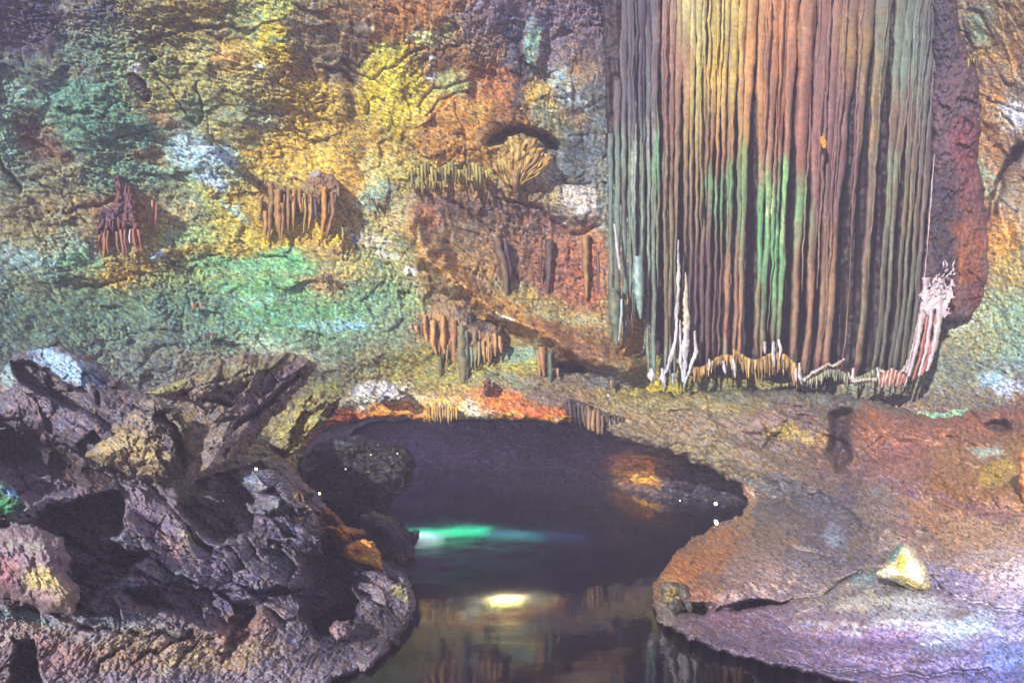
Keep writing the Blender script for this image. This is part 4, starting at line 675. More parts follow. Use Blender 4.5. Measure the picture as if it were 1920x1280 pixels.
for k, (xl, xr, ye) in enumerate(FL):
    nl = FL[k - 1][1] if k else xl - 2; nr = FL[k + 1][0] if k + 1 < len(FL) else xr + 4
    pts, rr = [], []
    for y in np.linspace({0: 250, 1: 150, 2: -20, 3: -80}.get(k, -80), ye, 22):
        g = 1 - np.clip((y + 60 * math.sin(k * 1.7)) / 360.0, 0, 1) ** 1.2       # gaps close towards the top
        a = xl - (xl - nl) * .5 * g + .6; b = xr + (nr - xr) * .5 * g - .6
        xc = lean((a + b) / 2, y); taper = 1 - .55 * np.clip((y - (ye - 46)) / 46.0, 0, 1) ** 2
        pts.append((xc, y, 28.75 + rng.uniform(-.03, .03))); rr.append(((b - a) / 2 + 2.2 * g) * taper * (1 + .16 * math.sin(y / 47.0 + k * 2.1) * math.sin(y / 83.0 + k)))
    rr[-1] *= .25
    dn = 28.85 + rng.uniform(-.2, .16)
    pts = [(p[0], p[1], p[2] - 28.75 + dn) for p in pts]
    tube("fold", pts, rr, [.5, .6, 1.0, 1.7, 2.0], curtain_paint, M_DRIP, cur, 18, 800 + k, .20, wig=1.5, flat=.55, lamb=75)
# thin ribs riding on the upper folds
for k in range(34):
    x = rng.uniform(1150, 1715); y0_ = rng.choice([-80, -80, 60, 180]); y1 = rng.uniform(y0_ + 200, 640)
    pts = [(lean(x, y), y, 28.62 - .12 * math.sin((y - y0_) / (y1 - y0_) * 3.14)) for y in np.linspace(y0_, y1, 16)]
    tube("rib", pts, [.6, rng.uniform(1.6, 4), rng.uniform(2, 5), rng.uniform(1.6, 4), .6], 1.2, curtain_paint, M_DRIP, cur, 8, 900 + k, .3, wig=2.0, lamb=60)
# pale calcite tips and edges of the curtain
calc = streaky((206, 200, 206), [(1284,560,10,60,0,(206,196,150),.8), (1268,700,30,20,0,(196,204,220),.7)], 5, 1.3)
for pts, r in [([(1222,690,28),(1221,705,28),(1223,716,28)],[5,6,1]), ([(1240,690,28),(1243,710,28),(1249,728,28)],[2,6,1]), ([(1270,560,28),(1266,640,28),(1252,690,28),(1240,712,28)],[2,3,4,3]),
               ([(1271,450,28),(1272,520,28),(1268,600,28)],[1.2,3,3]), ([(1285,510,28),(1288,600,28),(1284,660,28),(1282,728,28)],[1,6,6,1]), ([(1302,620,28),(1306,660,28),(1296,690,28),(1284,722,28)],[2,4,3,2]), ([(1262,700,28),(1262,722,28)],[5,1]), ([(1277,600,28),(1276,680,28),(1280,716,28)],[1.5,3,2]),
               ([(1357,676,28),(1358,690,28),(1359,702,28)],[2,3,.8]), ([(1376,672,28),(1377,690,28),(1377,708,28)],[2,4,1]), ([(1434,640,28),(1434,655,28),(1435,664,28)],[2,2.6,.6]), ([(1452,640,28),(1450,664,28),(1452,690,28)],[2,4,1]), ([(1462,636,28),(1464,656,28),(1462,676,28)],[2,3,.8]),
               ([(1500,680,28),(1499,704,28),(1503,722,28)],[2.4,4.5,1]), ([(1494,690,28),(1493,704,28),(1494,716,28)],[2,3,1]), ([(1600,690,28),(1600,706,28),(1603,720,28)],[2,3.5,1]), ([(1646,688,28),(1646,704,28),(1650,722,28)],[2,3.5,1]), ([(1330,672,28),(1331,684,28),(1330,696,28)],[1.6,2.6,.7])]:
    o = tube("calcite_tip", pts, r, 1.0, calc, M_CALC, cur, 10, int(pts[0][0]), .55, wig=1.4)
# white beaded right edge
pts = [(1752,290,27.95),(1742,420,27.9),(1734,520,27.9),(1722,600,27.9),(1712,650,27.9),(1700,700,27.9)]
tube("calcite_edge", pts, [.8,1.8,1,1.6,1.8,2,3.2,3], 1.2, streaky((190,170,176), [(1760,160,8,50,0,(190,206,200),.8)], 6, 1.2), M_CALC, cur, 8, 990, .45)
# scalloped white hem
hem = [(1508,712),(1524,698),(1540,690),(1552,682),(1562,686),(1572,680),(1584,672)], [(1590,700),(1598,716),(1604,714)], [(1604,714),(1630,710),(1644,712)], [(1650,694),(1660,698),(1680,702),(1694,694),(1702,676)], [(1652,712),(1668,706),(1680,722),(1690,724),(1700,712)]
for h in hem:
    V_, F_ = [], []
    for (x0, y0), (x1, y1) in zip(h[:-1], h[1:]):
        m = max(2, int(math.hypot(x1 - x0, y1 - y0) / 2.2))
        for q in range(m * 2):
            t = q / (m * 2); c0 = np.array(at(x0 + (x1 - x0) * t + rng.uniform(-1.2, 1.2), y0 + (y1 - y0) * t + rng.uniform(-1., 1.), 28.0 + rng.uniform(-.02, .02)))
            rx, rz = rng.uniform(.012, .034), rng.uniform(.02, .075); base = len(V_)
            for a in range(5):
                ph = math.pi * (a + .5) / 5
                for b in range(7): V_.append(c0 + np.array([rx * math.sin(ph) * math.cos(b * .8976), rx * math.sin(ph) * math.sin(b * .8976), rz * math.cos(ph)]) * rng.uniform(.85, 1.15))
            for a in range(4):
                for b in range(7): F_.append((base + a * 7 + b, base + a * 7 + (b + 1) % 7, base + (a + 1) * 7 + (b + 1) % 7, base + (a + 1) * 7 + b))
    o = make_mesh("hem", np.array(V_), np.array(F_), np.tile(to_albedo(np.array((186, 176, 168.0))), (len(V_), 1)), M_CALC); adopt(o, cur)

# golden and dark drip fringe under the curtain
fr1 = empty("dripstone_fringe", at(1440, 735, 28.2), "golden brown fringe of short dripstones under the middle of the big curtain", "dripstone fringe")
def fringe_paint(seed): 
    base = [(196,150,76),(176,132,66),(206,170,96),(150,116,64),(122,92,60)][seed % 5]
    return streaky(base, (), seed, 1.4)
for k in range(70):
    x = 1300 + 198 * (k + rng.uniform(-.4, .4)) / 70; top = 662 + 12 * math.sin(x / 17.0) + (14 if x < 1375 else 0) + max(0, (x - 1440) * .45); ln = rng.uniform(18, 40) * (.8 if x < 1375 else 1.15)
    tube("dripstone", [(x, top, 28.2), (x + rng.uniform(-2, 2), top + ln, 28.2 + rng.uniform(-.25, .15))], [rng.uniform(2, 3.6), rng.uniform(1.5, 2.6), .5], 1.3, fringe_paint(k), M_DRIP, fr1, 7, 1200 + k, .5)
fr2 = empty("dripstone_fringe", at(1590, 728, 28.0), "grey-green fringe of short dripstones under the right part of the big curtain", "dripstone fringe")
for k in range(56):
    x = 1504 + 150 * (k + rng.uniform(-.4, .4)) / 56; top = 698 + 8 * math.sin(x / 14.0); ln = rng.uniform(12, 28)
    tube("dripstone", [(x, top, 28.3), (x + rng.uniform(-2, 2), top + ln, 28.2 + rng.uniform(-.2, .1))], [rng.uniform(1.6, 3), rng.uniform(1.4, 2.4), .5], 1.3, streaky([(150,156,120),(120,126,104),(180,178,150),(96,104,92)][k % 4], (), k, 1.2), M_DRIP, fr2, 7, 1300 + k, .5)
fr3 = empty("dripstone_fringe", at(1690, 728, 27.7), "rust coloured fringe with white ribs at the right foot of the big curtain", "dripstone fringe")
for k in range(20):
    x = 1650 + 2.4 * k; 
    tube("dripstone", [(x + 6, 690 + abs(k - 7) * 1.2, 27.8), (x, 722 + 6 * math.sin(k), 27.7)], [2.4, 2.2, .8], 1.3, streaky([(178,98,66),(224,206,206),(160,84,60)][k % 3], (), k, .8), M_DRIP, fr3, 7, 1400 + k, .4)

# red dark column and bright calcite splash right of the curtain
boulder("flowstone_column", "dark maroon flowstone column between the big curtain and the right wall", "flowstone column",
    [(1748,-60),(1790,-60),(1800,60),(1818,100),(1838,150),(1840,230),(1836,300),(1846,360),(1858,420),(1862,500),(1852,560),(1820,598),(1780,604),(1750,600),(1722,600),(1738,420),(1748,260)], 28.2, .8, 24, (98,74,84),
    [(1765,60,26,110,0,(64,58,76),.9), (1790,170,26,60,0,(92,72,84),.8), (1810,270,30,50,10,(124,64,78),.9), (1770,450,30,140,0,(62,52,66),.95), (1820,340,26,60,0,(116,66,70),.8), (1820,470,30,70,0,(136,78,56),.9), (1835,560,24,30,0,(110,58,60),.8), (1770,560,30,40,0,(120,70,60),.7), (1800,500,10,30,0,(190,110,60),.6)],
    seed=2000, ang=88, facet=.15, mat=M_WALL, mot=.7, tilt=(.2, 0), big=.8)
cs = empty("calcite_splash", at(1750, 640, 27.5), "bright white calcite splash running down at the curtain's right foot", "calcite splash")
tube("strand", [(1738,520,27.7),(1728,600,27.6),(1716,660,27.5),(1704,706,27.5)], [7,6,4,3], 1.0, streaky((204,184,194),(),3,.6), M_CALC, cs, 10, 2101, .4)
tube("strand", [(1752,530,27.7),(1746,600,27.5),(1736,660,27.4),(1722,706,27.4)], [8,4,4,3], 1.0, streaky((204,184,194),(),4,.6), M_CALC, cs, 10, 2102, .4)
tube("strand", [(1764,520,27.7),(1760,600,27.5),(1752,650,27.4),(1738,696,27.4)], [8,6,6,3], 1.0, streaky((204,184,194),(),5,.6), M_CALC, cs, 10, 2103, .4)
tube("red_strand", [(1744,540,27.7),(1738,610,27.6),(1728,660,27.5),(1712,712,27.5)], [4,4,4,3], 1.0, streaky((168,92,80),(),6,.6), M_CALC, cs, 10, 2104, .3)
tube("red_strand", [(1758,560,27.7),(1754,620,27.5),(1744,660,27.4),(1728,704,27.4)], [4,4,4,3], 1.0, streaky((176,96,84),(),7,.6), M_CALC, cs, 10, 2105, .3)
SPL = [(1724,560),(1734,540),(1750,542),(1764,552),(1776,540),(1784,524),(1790,528),(1788,544),(1790,558),(1778,572),(1782,588),(1770,598),(1752,584),(1736,592)]
def spl_sd(U, V): return poly_sd(U, V, SPL) + 7 * perlin(U / 9, V / 9, 55) + 3.5 * perlin(U / 4, V / 4, 56)
o = sheet("crust", np.arange(1715, 1820, 1.0), np.arange(480, 620, 1.0), spl_sd, lambda U, V: 27.55 + (1790 - U) / 60 * -.1 + .06 * fbm(U, V, 12, 3, 57), lambda U, V: np.zeros(U.shape + (3,)) + np.array((206, 190, 202.0)) + 20 * fbm(U, V, 9, 3, 58)[..., None], M_CALC, thick=.25, rnd=(4, .12), ragged=1)
adopt(o, cs)
for k in range(46):
    t = rng.uniform(0, 1); x0 = 1742 + 44 * t + rng.uniform(-12, 12); y0 = 566 - 52 * t + rng.uniform(-20, 26); a_ = rng.uniform(-.5, 1.1); ln = rng.uniform(5, 15)
    tube("spray", [(x0, y0, 27.5), (x0 + ln * math.sin(a_) * .5, y0 - ln * .5, 27.45), (x0 + ln * math.sin(a_), y0 - ln * math.cos(a_), 27.5)], [rng.uniform(1.2, 3), rng.uniform(1, 2.2), .5], 1.0, streaky((210, 196, 206), (), k, 1.0), M_CALC, cs, 7, 2300 + k, .7)
# small orange flake stuck to the curtain
boulder("orange_flake", "tiny orange flake stuck high on the brown folds of the curtain", "flake", [(1538,256),(1546,256),(1551,266),(1550,280),(1543,279),(1537,268)], 27.95, .06, 4, (204,134,30), seed=2200, facet=0, mot=.2, step=1.0, rag=.5, mat=M_CALC, thick=.1, crack=0, big=.2)

def on_wall(px, py, w_=26, out=.3):
    U, V = np.meshgrid(np.linspace(px - w_, px + w_, 20), np.linspace(py - w_, py + w_, 20))
    return float(np.percentile(wall_depth(U, V), 35)) - out * .5
# ------------------------------------------------------------------ smaller hanging formations
def formation(name, label, cat, body, tubes, D, base, S, seed, group=None, bulge=.35, squash=1.4, mat=None, fine=None):
    if D is None:
        q = body or [p[:2] for t in tubes for p in t[0]]; D = on_wall(float(np.mean([p[0] for p in q])), float(np.mean([p[1] for p in q])), 26, .6 if body else .3)
    ys_ = [p[1] for p in (body or [t[0][0] for t in tubes])]; cx = float(np.mean([p[0] for p in (body or [t[0][0] for t in tubes])]))
    e = empty(name, at(cx, min(ys_), D), label, cat, group)
    if body:
        P = np.array(body, float)
        o = sheet("body", np.arange(P[:, 0].min() - 4, P[:, 0].max() + 5, 1.5), np.arange(P[:, 1].min() - 4, P[:, 1].max() + 5, 1.5), lambda U, V: poly_sd(U, V, body),
            lambda U, V: D + D / F * (rough_px(U, V, 85, 2.2, seed, .5, .9, 1, .9)), lambda U, V: mottle(streaky(base, S, seed, 1.0)(U + 4 * perlin(U / 9, V / 9, seed), V + 5 * perlin(U / 9, V / 9, seed + 1)), U, V, 85, seed + 9, .6), mat or M_DRIP, thick=.8, rnd=(10, bulge), ragged=3, seed=seed)
        adopt(o, e)
    if body:
        rg = np.random.RandomState(seed); x0, x1 = min(p[0] for p in body) + 4, max(p[0] for p in body) - 4
        for k in range(int((x1 - x0) / 6)):
            x = rg.uniform(x0, x1); col_ys = [yy for yy in np.arange(min(p[1] for p in body), max(p[1] for p in body), 3.0) if poly_sd(np.array([x]), np.array([yy]), body)[0] > 2]
            if not col_ys: continue
            y = max(col_ys) - rg.uniform(0, 14); ln = rg.uniform(8, 26); c = np.array(base, float) * rg.uniform(.6, 1.15)
            tube("tooth", [(x, y - 8, D - rg.uniform(0, .2)), (x + rg.uniform(-1, 1), y + ln * .5, D - .1), (x + rg.uniform(-2, 2), y + ln, D)], [2.6, rg.uniform(1.2, 2.2), .5], squash, streaky(c, (), seed + k, 1.4), mat or M_DRIP, e, 7, seed + 90 + k, .45)
    for k, t in enumerate(tubes):
        pts = [(p[0], p[1], (p[2] if len(p) > 2 else D - .1)) for p in t[0]]
        tube("stalactite", pts, t[1], squash, streaky(t[2], (), seed + k, 1.2), mat or M_DRIP, e, 9, seed + 40 + k, .25)
    return e
OC = (186,134,66); OB = (150,112,62); YE = (196,160,60)
formation("hanging_drapery", "ochre hanging drapery with long fluted teeth on the yellow wall", "drapery",
    [(476,332),(500,330),(520,345),(560,350),(590,318),(620,326),(640,345),(636,380),(622,400),(600,392),(560,382),(520,378),(500,372),(492,402),(478,382),(473,352)],
    [([(497,395),(499,430),(497,458)],[4,4,1],OC),([(508,350),(507,400),(504,450)],[5,6,1],OB),([(520,355),(522,410),(525,450)],[8,8,2],(170,126,64)),([(528,380),(530,420),(526,466)],[5,5,1],OC),([(541,355),(540,400),(541,438)],[3.5,4,1],(150,120,70)),
     ([(552,355),(551,390),(550,430)],[4,4,1],OC),([(561,358),(563,385),(565,400)],[3,2.5,1],OC),([(571,362),(573,395),(568,438)],[3,3,1],(176,150,80)),([(582,365),(582,395),(578,432)],[4,4,1],OC),([(590,372),(592,400),(596,414)],[3,4,2],(84,74,78)),
     ([(608,350),(608,400),(605,430),(602,456)],[6,5,4,1],(206,140,56)),([(622,360),(624,400),(616,430),(612,448)],[5,4,4,1],(160,112,70)),([(600,360),(598,385)],[4,1],OB)],
    None, (164,120,80), [(500,365,18,22,0,(206,150,60),.8),(560,350,40,14,0,(170,140,76),.8),(600,335,24,14,0,(160,110,80),.8),(588,325,10,8,0,(170,176,206),.7)], 3000)
formation("hanging_drapery", "dark red tent-shaped drapery with thin teeth on the left wall", "drapery",
    [(212,332),(224,324),(232,338),(246,352),(256,370),(259,410),(260,436),(240,430),(226,438),(206,432),(192,448),(178,452),(170,440),(176,412),(186,392),(210,386),(218,366)],
    [([(186,440),(184,462),(190,478)],[3,3,1],(160,96,70)),([(194,436),(195,470),(195,490)],[3,3,1],(170,104,70)),([(202,432),(200,460),(203,476)],[3,3,1],(160,100,72)),([(218,434),(220,460),(224,478)],[3,2.5,1],(150,110,80)),([(226,430),(228,455),(231,478)],[2.6,2.6,1],(170,120,90)),([(234,430),(235,456),(238,478)],[2.6,2.6,1],(150,80,70)),
     ([(250,428),(252,455),(257,474)],[3,3,1],(176,100,72)),([(258,430),(262,450),(266,474)],[3,2.6,1],(190,96,64)),([(244,430),(243,446),(244,456)],[2,2,1],(206,200,206))],
    None, (124,68,74), [(190,425,22,20,0,(130,66,70),.8),(200,405,26,14,0,(96,60,88),.8),(224,350,12,16,0,(110,70,80),.8)], 3100)
formation("hanging_drapery", "thin orange and white drapery strands right of the dark red drapery", "drapery", None,
    [([(285,375),(284,400),(286,440)],[2,4,1],(196,130,80)),([(292,380),(293,410),(290,436)],[2,3,1],(160,88,74)),([(279,390),(279,415),(283,425)],[1.5,2,1],(206,190,170))], None, OC, [], 3150)
ch = formation("dripstone_chandelier", "orange chandelier-shaped dripstone cluster above the tunnel mouth", "dripstone cluster",
    [(762,622),(776,604),(790,590),(800,582),(822,574),(850,566),(872,580),(890,600),(920,604),(940,616),(946,640),(940,656),(916,668),(892,664),(876,672),(852,666),(830,668),(812,660),(802,640),(790,628),(776,632)],
    [([(830,590),(830,640),(834,664)],[5,6,2],(206,150,80)),([(850,600),(850,640),(852,680)],[6,6,3],(190,126,80)),([(812,600),(812,640),(818,664)],[5,5,2],(216,160,90)),([(796,590),(797,620),(800,640)],[4,4,2],(206,150,90)),([(864,610),(866,680),(867,752)],[7,11,2],(128,124,84)),
     ([(874,620),(876,690),(874,746)],[4,5,1.5],(104,112,100)),([(856,660),(860,700),(862,740)],[4,5,1.5],(176,150,80)),([(825,668),(825,690),(825,706)],[4,3,.8],(120,130,100)),([(890,620),(891,660),(890,694)],[4,4,1],(150,140,100)),([(898,640),(898,668),(897,688)],[3,3,1],(176,160,110)),
     ([(906,640),(907,664),(908,682)],[3.5,3,1],(196,160,90)),([(916,630),(917,655),(916,680)],[4,3,1],(200,150,84)),([(926,625),(928,650),(928,668)],[4,3.5,1],(206,150,92)),([(936,630),(938,650),(940,662)],[3.5,3,1],(216,160,110)),([(884,650),(884,672),(883,690)],[3,3,1],(130,150,120)),([(780,610),(781,625),(784,634)],[4,3,1],(206,160,100)),([(770,612),(770,622),(771,632)],[4,3,1],(196,150,96))],
    None, (176,138,94), [(840,640,34,22,0,(214,146,76),.85),(920,640,24,16,0,(190,128,84),.8),(875,590,24,14,20,(120,100,96),.85),(812,610,14,30,0,(216,160,84),.6),(900,610,30,8,20,(72,62,70),.8)], 3200, bulge=.6)
formation("stalactite_pair", "pair of joined brown and green stalactites right of the chandelier cluster", "stalactites", None,
    [([(1016,650),(1017,680),(1020,706)],[8,7,2],(190,134,84)),([(1008,656),(1010,676),(1012,704)],[3,3,1.5],(196,150,90)),([(1031,660),(1032,700),(1030,724)],[5,5,1.2],(92,112,100))], None, OB, [], 3300)
boulder("stalagmite", "small dull red stalagmite standing right of the longest stalactite", "stalagmite", [(905,738),(907,715),(914,704),(921,712),(923,730),(918,740)], 27.2, .3, 8, (130,78,76), seed=3350, facet=.1, ang=88, step=1.0, rag=1.5, mat=M_DRIP, mot=.5)
formation("stalactite_row", "row of dark and tan stalactites along the upper right rim of the tunnel", "stalactites",
    [(1054,748),(1070,744),(1110,760),(1160,782),(1196,800),(1190,810),(1150,800),(1110,785),(1070,768)],
    [([(1060,752),(1061,768),(1064,780)],[3,3,1],(70,58,66)),([(1068,754),(1069,775),(1072,786)],[3,3,1],(96,78,74)),([(1076,756),(1078,780),(1080,792)],[3,3,1],(66,56,64)),([(1084,760),(1085,780),(1088,800)],[3,3,1],(80,66,70)),([(1093,762),(1094,785),(1096,800)],[3.5,3.5,1],(110,94,80)),
     ([(1103,765),(1104,790),(1104,806)],[4,4.5,3],(168,126,86)),([(1112,768),(1112,795),(1113,808)],[4,4.5,3],(176,134,92)),([(1121,772),(1122,798),(1122,814)],[4,4.5,3],(160,120,84)),([(1129,778),(1129,800),(1129,814)],[3,3,2],(140,108,80)),
     ([(1142,784),(1143,796),(1143,802)],[2,2,1],(176,160,150)),([(1152,788),(1153,800),(1155,808)],[2.4,2,1],(150,130,110)),([(1163,792),(1165,804),(1166,812)],[2.4,2,1],(180,160,140)),([(1174,796),(1176,808),(1178,818)],[2.4,2,1],(160,140,116)),([(1184,800),(1186,814),(1186,824)],[2.4,2,1],(190,160,130))],
    None, (120,100,84), [(1090,760,30,8,20,(70,58,66),.8)], 3400, bulge=.3)
formation("golden_fringe", "golden comb of short stalactites on the rim above the tunnel mouth", "stalactites",
    [(798,762),(812,754),(832,752),(850,760),(860,774),(856,784),(830,782),(806,780)],
    [([(800 + 5 * k, 762 - 4 * math.sin(k / 11 * 3.14)), (801 + 5 * k, 788 + 5 * math.sin(k * 1.7))], [2.6, 2.2, .7], [(224,170,60),(206,140,56),(230,190,90)][k % 3]) for k in range(12)],
    None, (216,200,150), [(840,756,20,4,10,(210,206,196),.8)], 3500, bulge=.25)
def wedge(p, w0, c, l, s, D=None, sq=1.4): return formation("stalactite", l, "stalactite", None, [(p, w0, c)], D, OB, [], s, squash=sq)
wedge([(930,445),(945,500),(952,572)],[9,8,1],(120,96,76),"long tapering brown stalactite left of the red recess",3600)
wedge([(945,450),(956,510),(957,560)],[6,6,1.2],(92,66,74),"maroon stalactite touching the long tapering brown one",3610)
wedge([(1030,450),(1030,500),(1026,555)],[8,7,1.5],(96,74,70),"dark brown stalactite in front of the red recess",3620)
wedge([(1014,480),(1014,510),(1013,530)],[3,3,1],(104,66,70),"slim stalactite just left of the dark brown one",3625)
wedge([(1098,440),(1099,490),(1100,560)],[8,6,3],(176,128,74),"tan column on the right side of the red recess",3630)
wedge([(1120,470),(1122,510),(1122,550)],[3,3,1],(120,90,100),"thin mauve stalactite between the tan column and the big curtain",3640,29.4)
wedge([(1152,540),(1154,600),(1156,648)],[12,11,5],(112,122,96),"stubby grey-green stalactite hanging left of the big curtain",3650,28.4)
wedge([(1166,560),(1163,610),(1161,640)],[2,3,1],(168,190,196),"pale icy sliver on the stubby grey-green stalactite",3655,28.0)
wedge([(1197,480),(1198,550),(1201,598)],[8,10,1.2],(150,184,180),"icy blue pointed stalactite at the curtain's left edge",3660,28.2)
wedge([(1152,420),(1158,470),(1162,506)],[2,3,1.5],(206,206,216),"short white stalactite high on the curtain's left edge",3670,28.2)
for i, (x, y, nn, D, lb) in enumerate([(370,568,4,24.2,"tiny brown stalactite tuft high in the green slope"), (393,624,5,23.8,"tiny tan stalactite tuft low in the green slope"), (614,515,5,26.5,"small orange stalactite tuft at the right of the green slope"), (700,372,5,28.5,"small dark-tipped tuft below the yellow drapes"), (1045,690,3,27.6,"two small stubs under the diagonal ledge"), (1150,712,3,27.3,"grey drip tuft near the right of the pool rim"), (780,345,5,29,"yellow tuft left of the fan-shaped coral"), (820,340,6,29,"dark yellow tuft between the drapes and the fan coral"), (1825,110,5,25.8,"golden strands at the top of the maroon column")]):
    formation("stalactite_tuft", lb, "stalactites", None, [([(x - 9 + 5 * k, y), (x - 8 + 5 * k, y + 12 + 7 * math.sin(k * 2.1 + i))], [2.6, 2.2, .6], [(186,140,96),(120,92,70),(90,74,66)][(k + i) % 3] if i not in (6, 7, 8) else [(186,164,76),(120,108,60)][k % 2]) for k in range(nn)], None if i != 8 else D, OB, [], 3700 + 20 * i)
# fan-shaped coral
FD = on_wall(975, 320, 40, .3)
fan = empty("flowstone_fan", at(975, 345, FD), "fan-shaped yellow coral-like flowstone under a dark arch", "flowstone fan")
for k in range(30):
    t = k / 29; x0 = 918 + 116 * t; y0 = 292 - 30 * math.sin(t * math.pi) + 6 * math.sin(k * 2.3); x1 = 966 + (x0 - 975) * .25
    x0 += rng.uniform(-5, 5); y0 += rng.uniform(-6, 10)
    tube("branch", [(x0, y0, FD), ((x0 * .6 + x1 * .4), y0 + 26, FD - .1), (x1, 340 + 8 * math.sin(k), FD + .15)], [6, 4.4, 2.4], 1.2, streaky([(206,164,76),(190,140,70),(214,186,90),(160,120,66)][k % 4], (), k, 1.2), M_DRIP, fan, 10, 3900 + k, .85)
tube("trunk", [(966,320,FD),(966,345,FD),(966,362,FD+.2)], [9,7,3], 1.2, streaky((160,120,80), (), 3, 1), M_DRIP, fan, 9, 3950, .3)
formation("coral_fringe", "yellow coral fringe hanging along the ledge left of the fan", "dripstone fringe", None,
    [([(765 + 6.4 * k, 312 + 8 * math.sin(k * .9)), (766 + 6.4 * k, 338 + 12 * math.sin(k * 1.9))], [3.4, 2.6, .7], [(176,166,80),(150,140,74),(120,104,66),(196,176,90)][k % 4]) for k in range(24)], None, OB, [], 4000)

# ------------------------------------------------------------------ show-cave lamps
def emis(name, c, s):
    m = bpy.data.materials.new(name); m.use_nodes = True; b = m.node_tree.nodes["Principled BSDF"]
    b.inputs["Base Color"].default_value = (.8, .8, .8, 1); b.inputs["Emission Color"].default_value = (*c, 1); b.inputs["Emission Strength"].default_value = s; return m
def metal():
    m = bpy.data.materials.new("lamp_housing"); m.use_nodes = True; b = m.node_tree.nodes["Principled BSDF"]; n = m.node_tree.nodes.new("ShaderNodeTexNoise"); n.inputs["Scale"].default_value = 30
    r = m.node_tree.nodes.new("ShaderNodeMapRange"); r.inputs[3].default_value = .35; r.inputs[4].default_value = .6
    m.node_tree.links.new(n.outputs["Fac"], r.inputs[0]); m.node_tree.links.new(r.outputs[0], b.inputs["Roughness"]); b.inputs["Base Color"].default_value = (.05, .05, .06, 1); return m
M_MET = metal()
def lamp(p, r, c, s, label, watts=0, lightc=None):
    import bmesh
    e = empty("cave_lamp", p, label, "lamp")
    for nm, mat in (("bulb", emis("bulb_glow", c, s)), ("housing", M_MET)):
        bm = bmesh.new()
        if nm == "bulb": bmesh.ops.create_uvsphere(bm, u_segments=16, v_segments=10, radius=r)
        else:
            rings = [(.55 * r, -1.5), (1.25 * r, -1.1), (1.35 * r, -.3), (1.25 * r, -.3), (1.1 * r, -1.0), (.4 * r, -1.3)]; n = 16; vs_ = []
            for rad, zz in rings: vs_.append([bm.verts.new((rad * math.cos(a * 2 * math.pi / n), -zz * r * .8, rad * math.sin(a * 2 * math.pi / n))) for a in range(n)])
            for a in range(len(rings) - 1):
                for b in range(n): bm.faces.new((vs_[a][b], vs_[a][(b + 1) % n], vs_[a + 1][(b + 1) % n], vs_[a + 1][b]))
            bm.faces.new(vs_[0]); bm.faces.new(vs_[-1])
        me = bpy.data.meshes.new(nm); bm.to_mesh(me); bm.free(); me.materials.append(mat)
        for q in me.polygons: q.use_smooth = True
        o = bpy.data.objects.new(nm, me); COL.objects.link(o); o.parent = e
    if watts:
        l = bpy.data.lights.new("lamp_light", 'POINT'); l.energy = watts; l.color = lightc or c; l.shadow_soft_size = r
        lo = bpy.data.objects.new("lamp_light", l); COL.objects.link(lo); lo.parent = e; lo.location = (0, -r * 2.2, r)
lamp(at(1342,944,27.1), .05, (1, .86, .8), 12, "bright white lamp with a warm halo inside the right end of the tunnel", 8, (1, .7, .5))
lamp(at(480,879,13.0), .018, (1, .95, .95), 9, "small white lamp above the blocky blue-grey boulder", 6, (1, .8, .5))
lamp(at(599,925,15.6), .02, (1, .8, .4), 7, "tiny yellow lamp on the crest of the left slope", 5, (1, .6, .2))
for x, y, l in [(695, 852, "faint glow for a water glint, left of centre among three in the black tunnel mouth"), (745, 850, "faint glow for a water glint nearest the purple wall in the black tunnel mouth"), (648, 879, "faint glow for a water glint, lowest of the three in the black tunnel mouth"), (1275, 938, "faint elongated lamp left of the bright white lamp"), (1140, 741, "tiny pinkish lamp on the sloping ground above the stalactite row")]:  # first three are glowing balls standing in for reflections on the water
    lamp(at(x, y, 22.6 if x < 800 else (24.5 if x > 1200 else 27.6)), .024, (.9, 1, .8), .9, l)

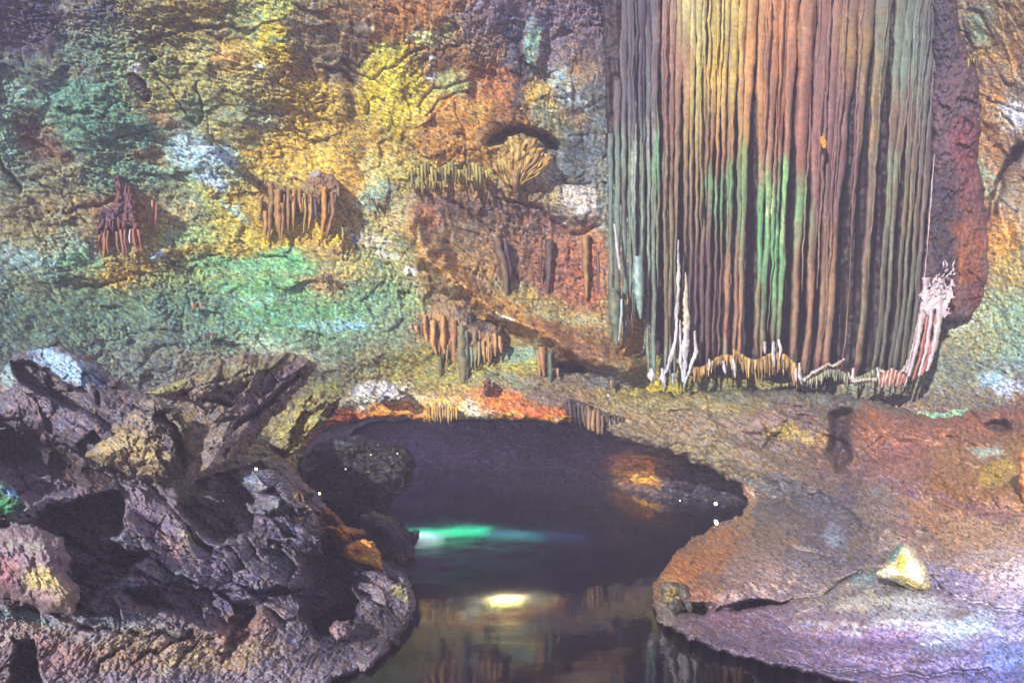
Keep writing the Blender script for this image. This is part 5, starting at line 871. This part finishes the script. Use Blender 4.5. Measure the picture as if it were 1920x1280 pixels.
hm = bpy.data.materials.new("added_veil"); hm.use_nodes = True; nt = hm.node_tree  # thin haze volume added to lift the dark tones
nt.nodes.remove(nt.nodes["Principled BSDF"]); pv = nt.nodes.new("ShaderNodeVolumePrincipled")
pv.inputs["Color"].default_value = (.80, .76, 1.0, 1); pv.inputs["Density"].default_value = 0.0044; pv.inputs["Anisotropy"].default_value = 0.0
nt.links.new(pv.outputs[0], nt.nodes["Material Output"].inputs["Volume"])
hv = [(x, y, z) for x in (-60, 60) for y in (-12, 62) for z in (-6, 32)]
hf = [(0, 1, 3, 2), (4, 6, 7, 5), (0, 4, 5, 1), (2, 3, 7, 6), (0, 2, 6, 4), (1, 5, 7, 3)]
me = bpy.data.meshes.new("haze"); me.from_pydata(hv, [], hf); me.materials.append(hm)
hz = bpy.data.objects.new("haze", me); COL.objects.link(hz); hz['kind'] = 'stuff'

def spot(p, target, watts, c, size, blend=1.0, sx=1.0, sy=1.0, soft=.1):
    l = bpy.data.lights.new("show_light", 'SPOT'); l.energy = watts; l.color = c; l.spot_size = math.radians(size); l.spot_blend = blend; l.shadow_soft_size = soft
    o = bpy.data.objects.new("show_light", l); COL.objects.link(o); o.location = p
    o.rotation_euler = (Vector(target) - Vector(p)).to_track_quat('-Z', 'Y').to_euler(); o.scale = (sx, sy, 1)
    return o
# unseen area lights added under water for the streak and ellipse
def bed_at(px, py, z=-.6): return at(px, py, water_D(py, z))
def glow(px, py, sx, sy, watts, c, up=.3):
    l = bpy.data.lights.new("added_pool_light", 'AREA'); l.shape = 'ELLIPSE'; l.size = sx; l.size_y = sy; l.energy = watts; l.color = c
    o = bpy.data.objects.new("added_pool_light", l); COL.objects.link(o); p = bed_at(px, py); o.location = (p.x, p.y, -.62 + up); return o
glow(838, 990, 3.0, 1.5, 150, (.03, 1, .34)); glow(795, 1001, 1.2, .5, 32, (.9, 1, 1)); glow(960, 998, 2.2, 1.0, 34, (.12, .75, .6), .4); glow(1050, 1002, 2.0, .7, 5, (.2, .45, 1), .4)
glow(948, 1117, .8, .22, 55, (1, .95, .25), .2); glow(955, 1122, 2.0, .9, 14, (.8, 1, .4), .4)
# coloured floods inside the cave
spot(at(1150, 905, 27.5), at(1195, 885, 34), 900, (1, .62, .15), 50, 1)
spot((-5.5, 31.5, 1.2), at(930, 855, 40), 1900, (.72, .58, 1), 120, 1, soft=1.5)
spot(at(1690, 1110, 12.2), at(1700, 1062, 13.2), 5, (1, .97, .8), 100, 1)
spot((-1, 22, .6), at(850, 775, 27), 60, (1, .55, .12), 90, 1)
spot(at(1990, 1180, 8.5), at(1850, 1170, 11.5), 70, (.5, .55, 1), 90, 1)
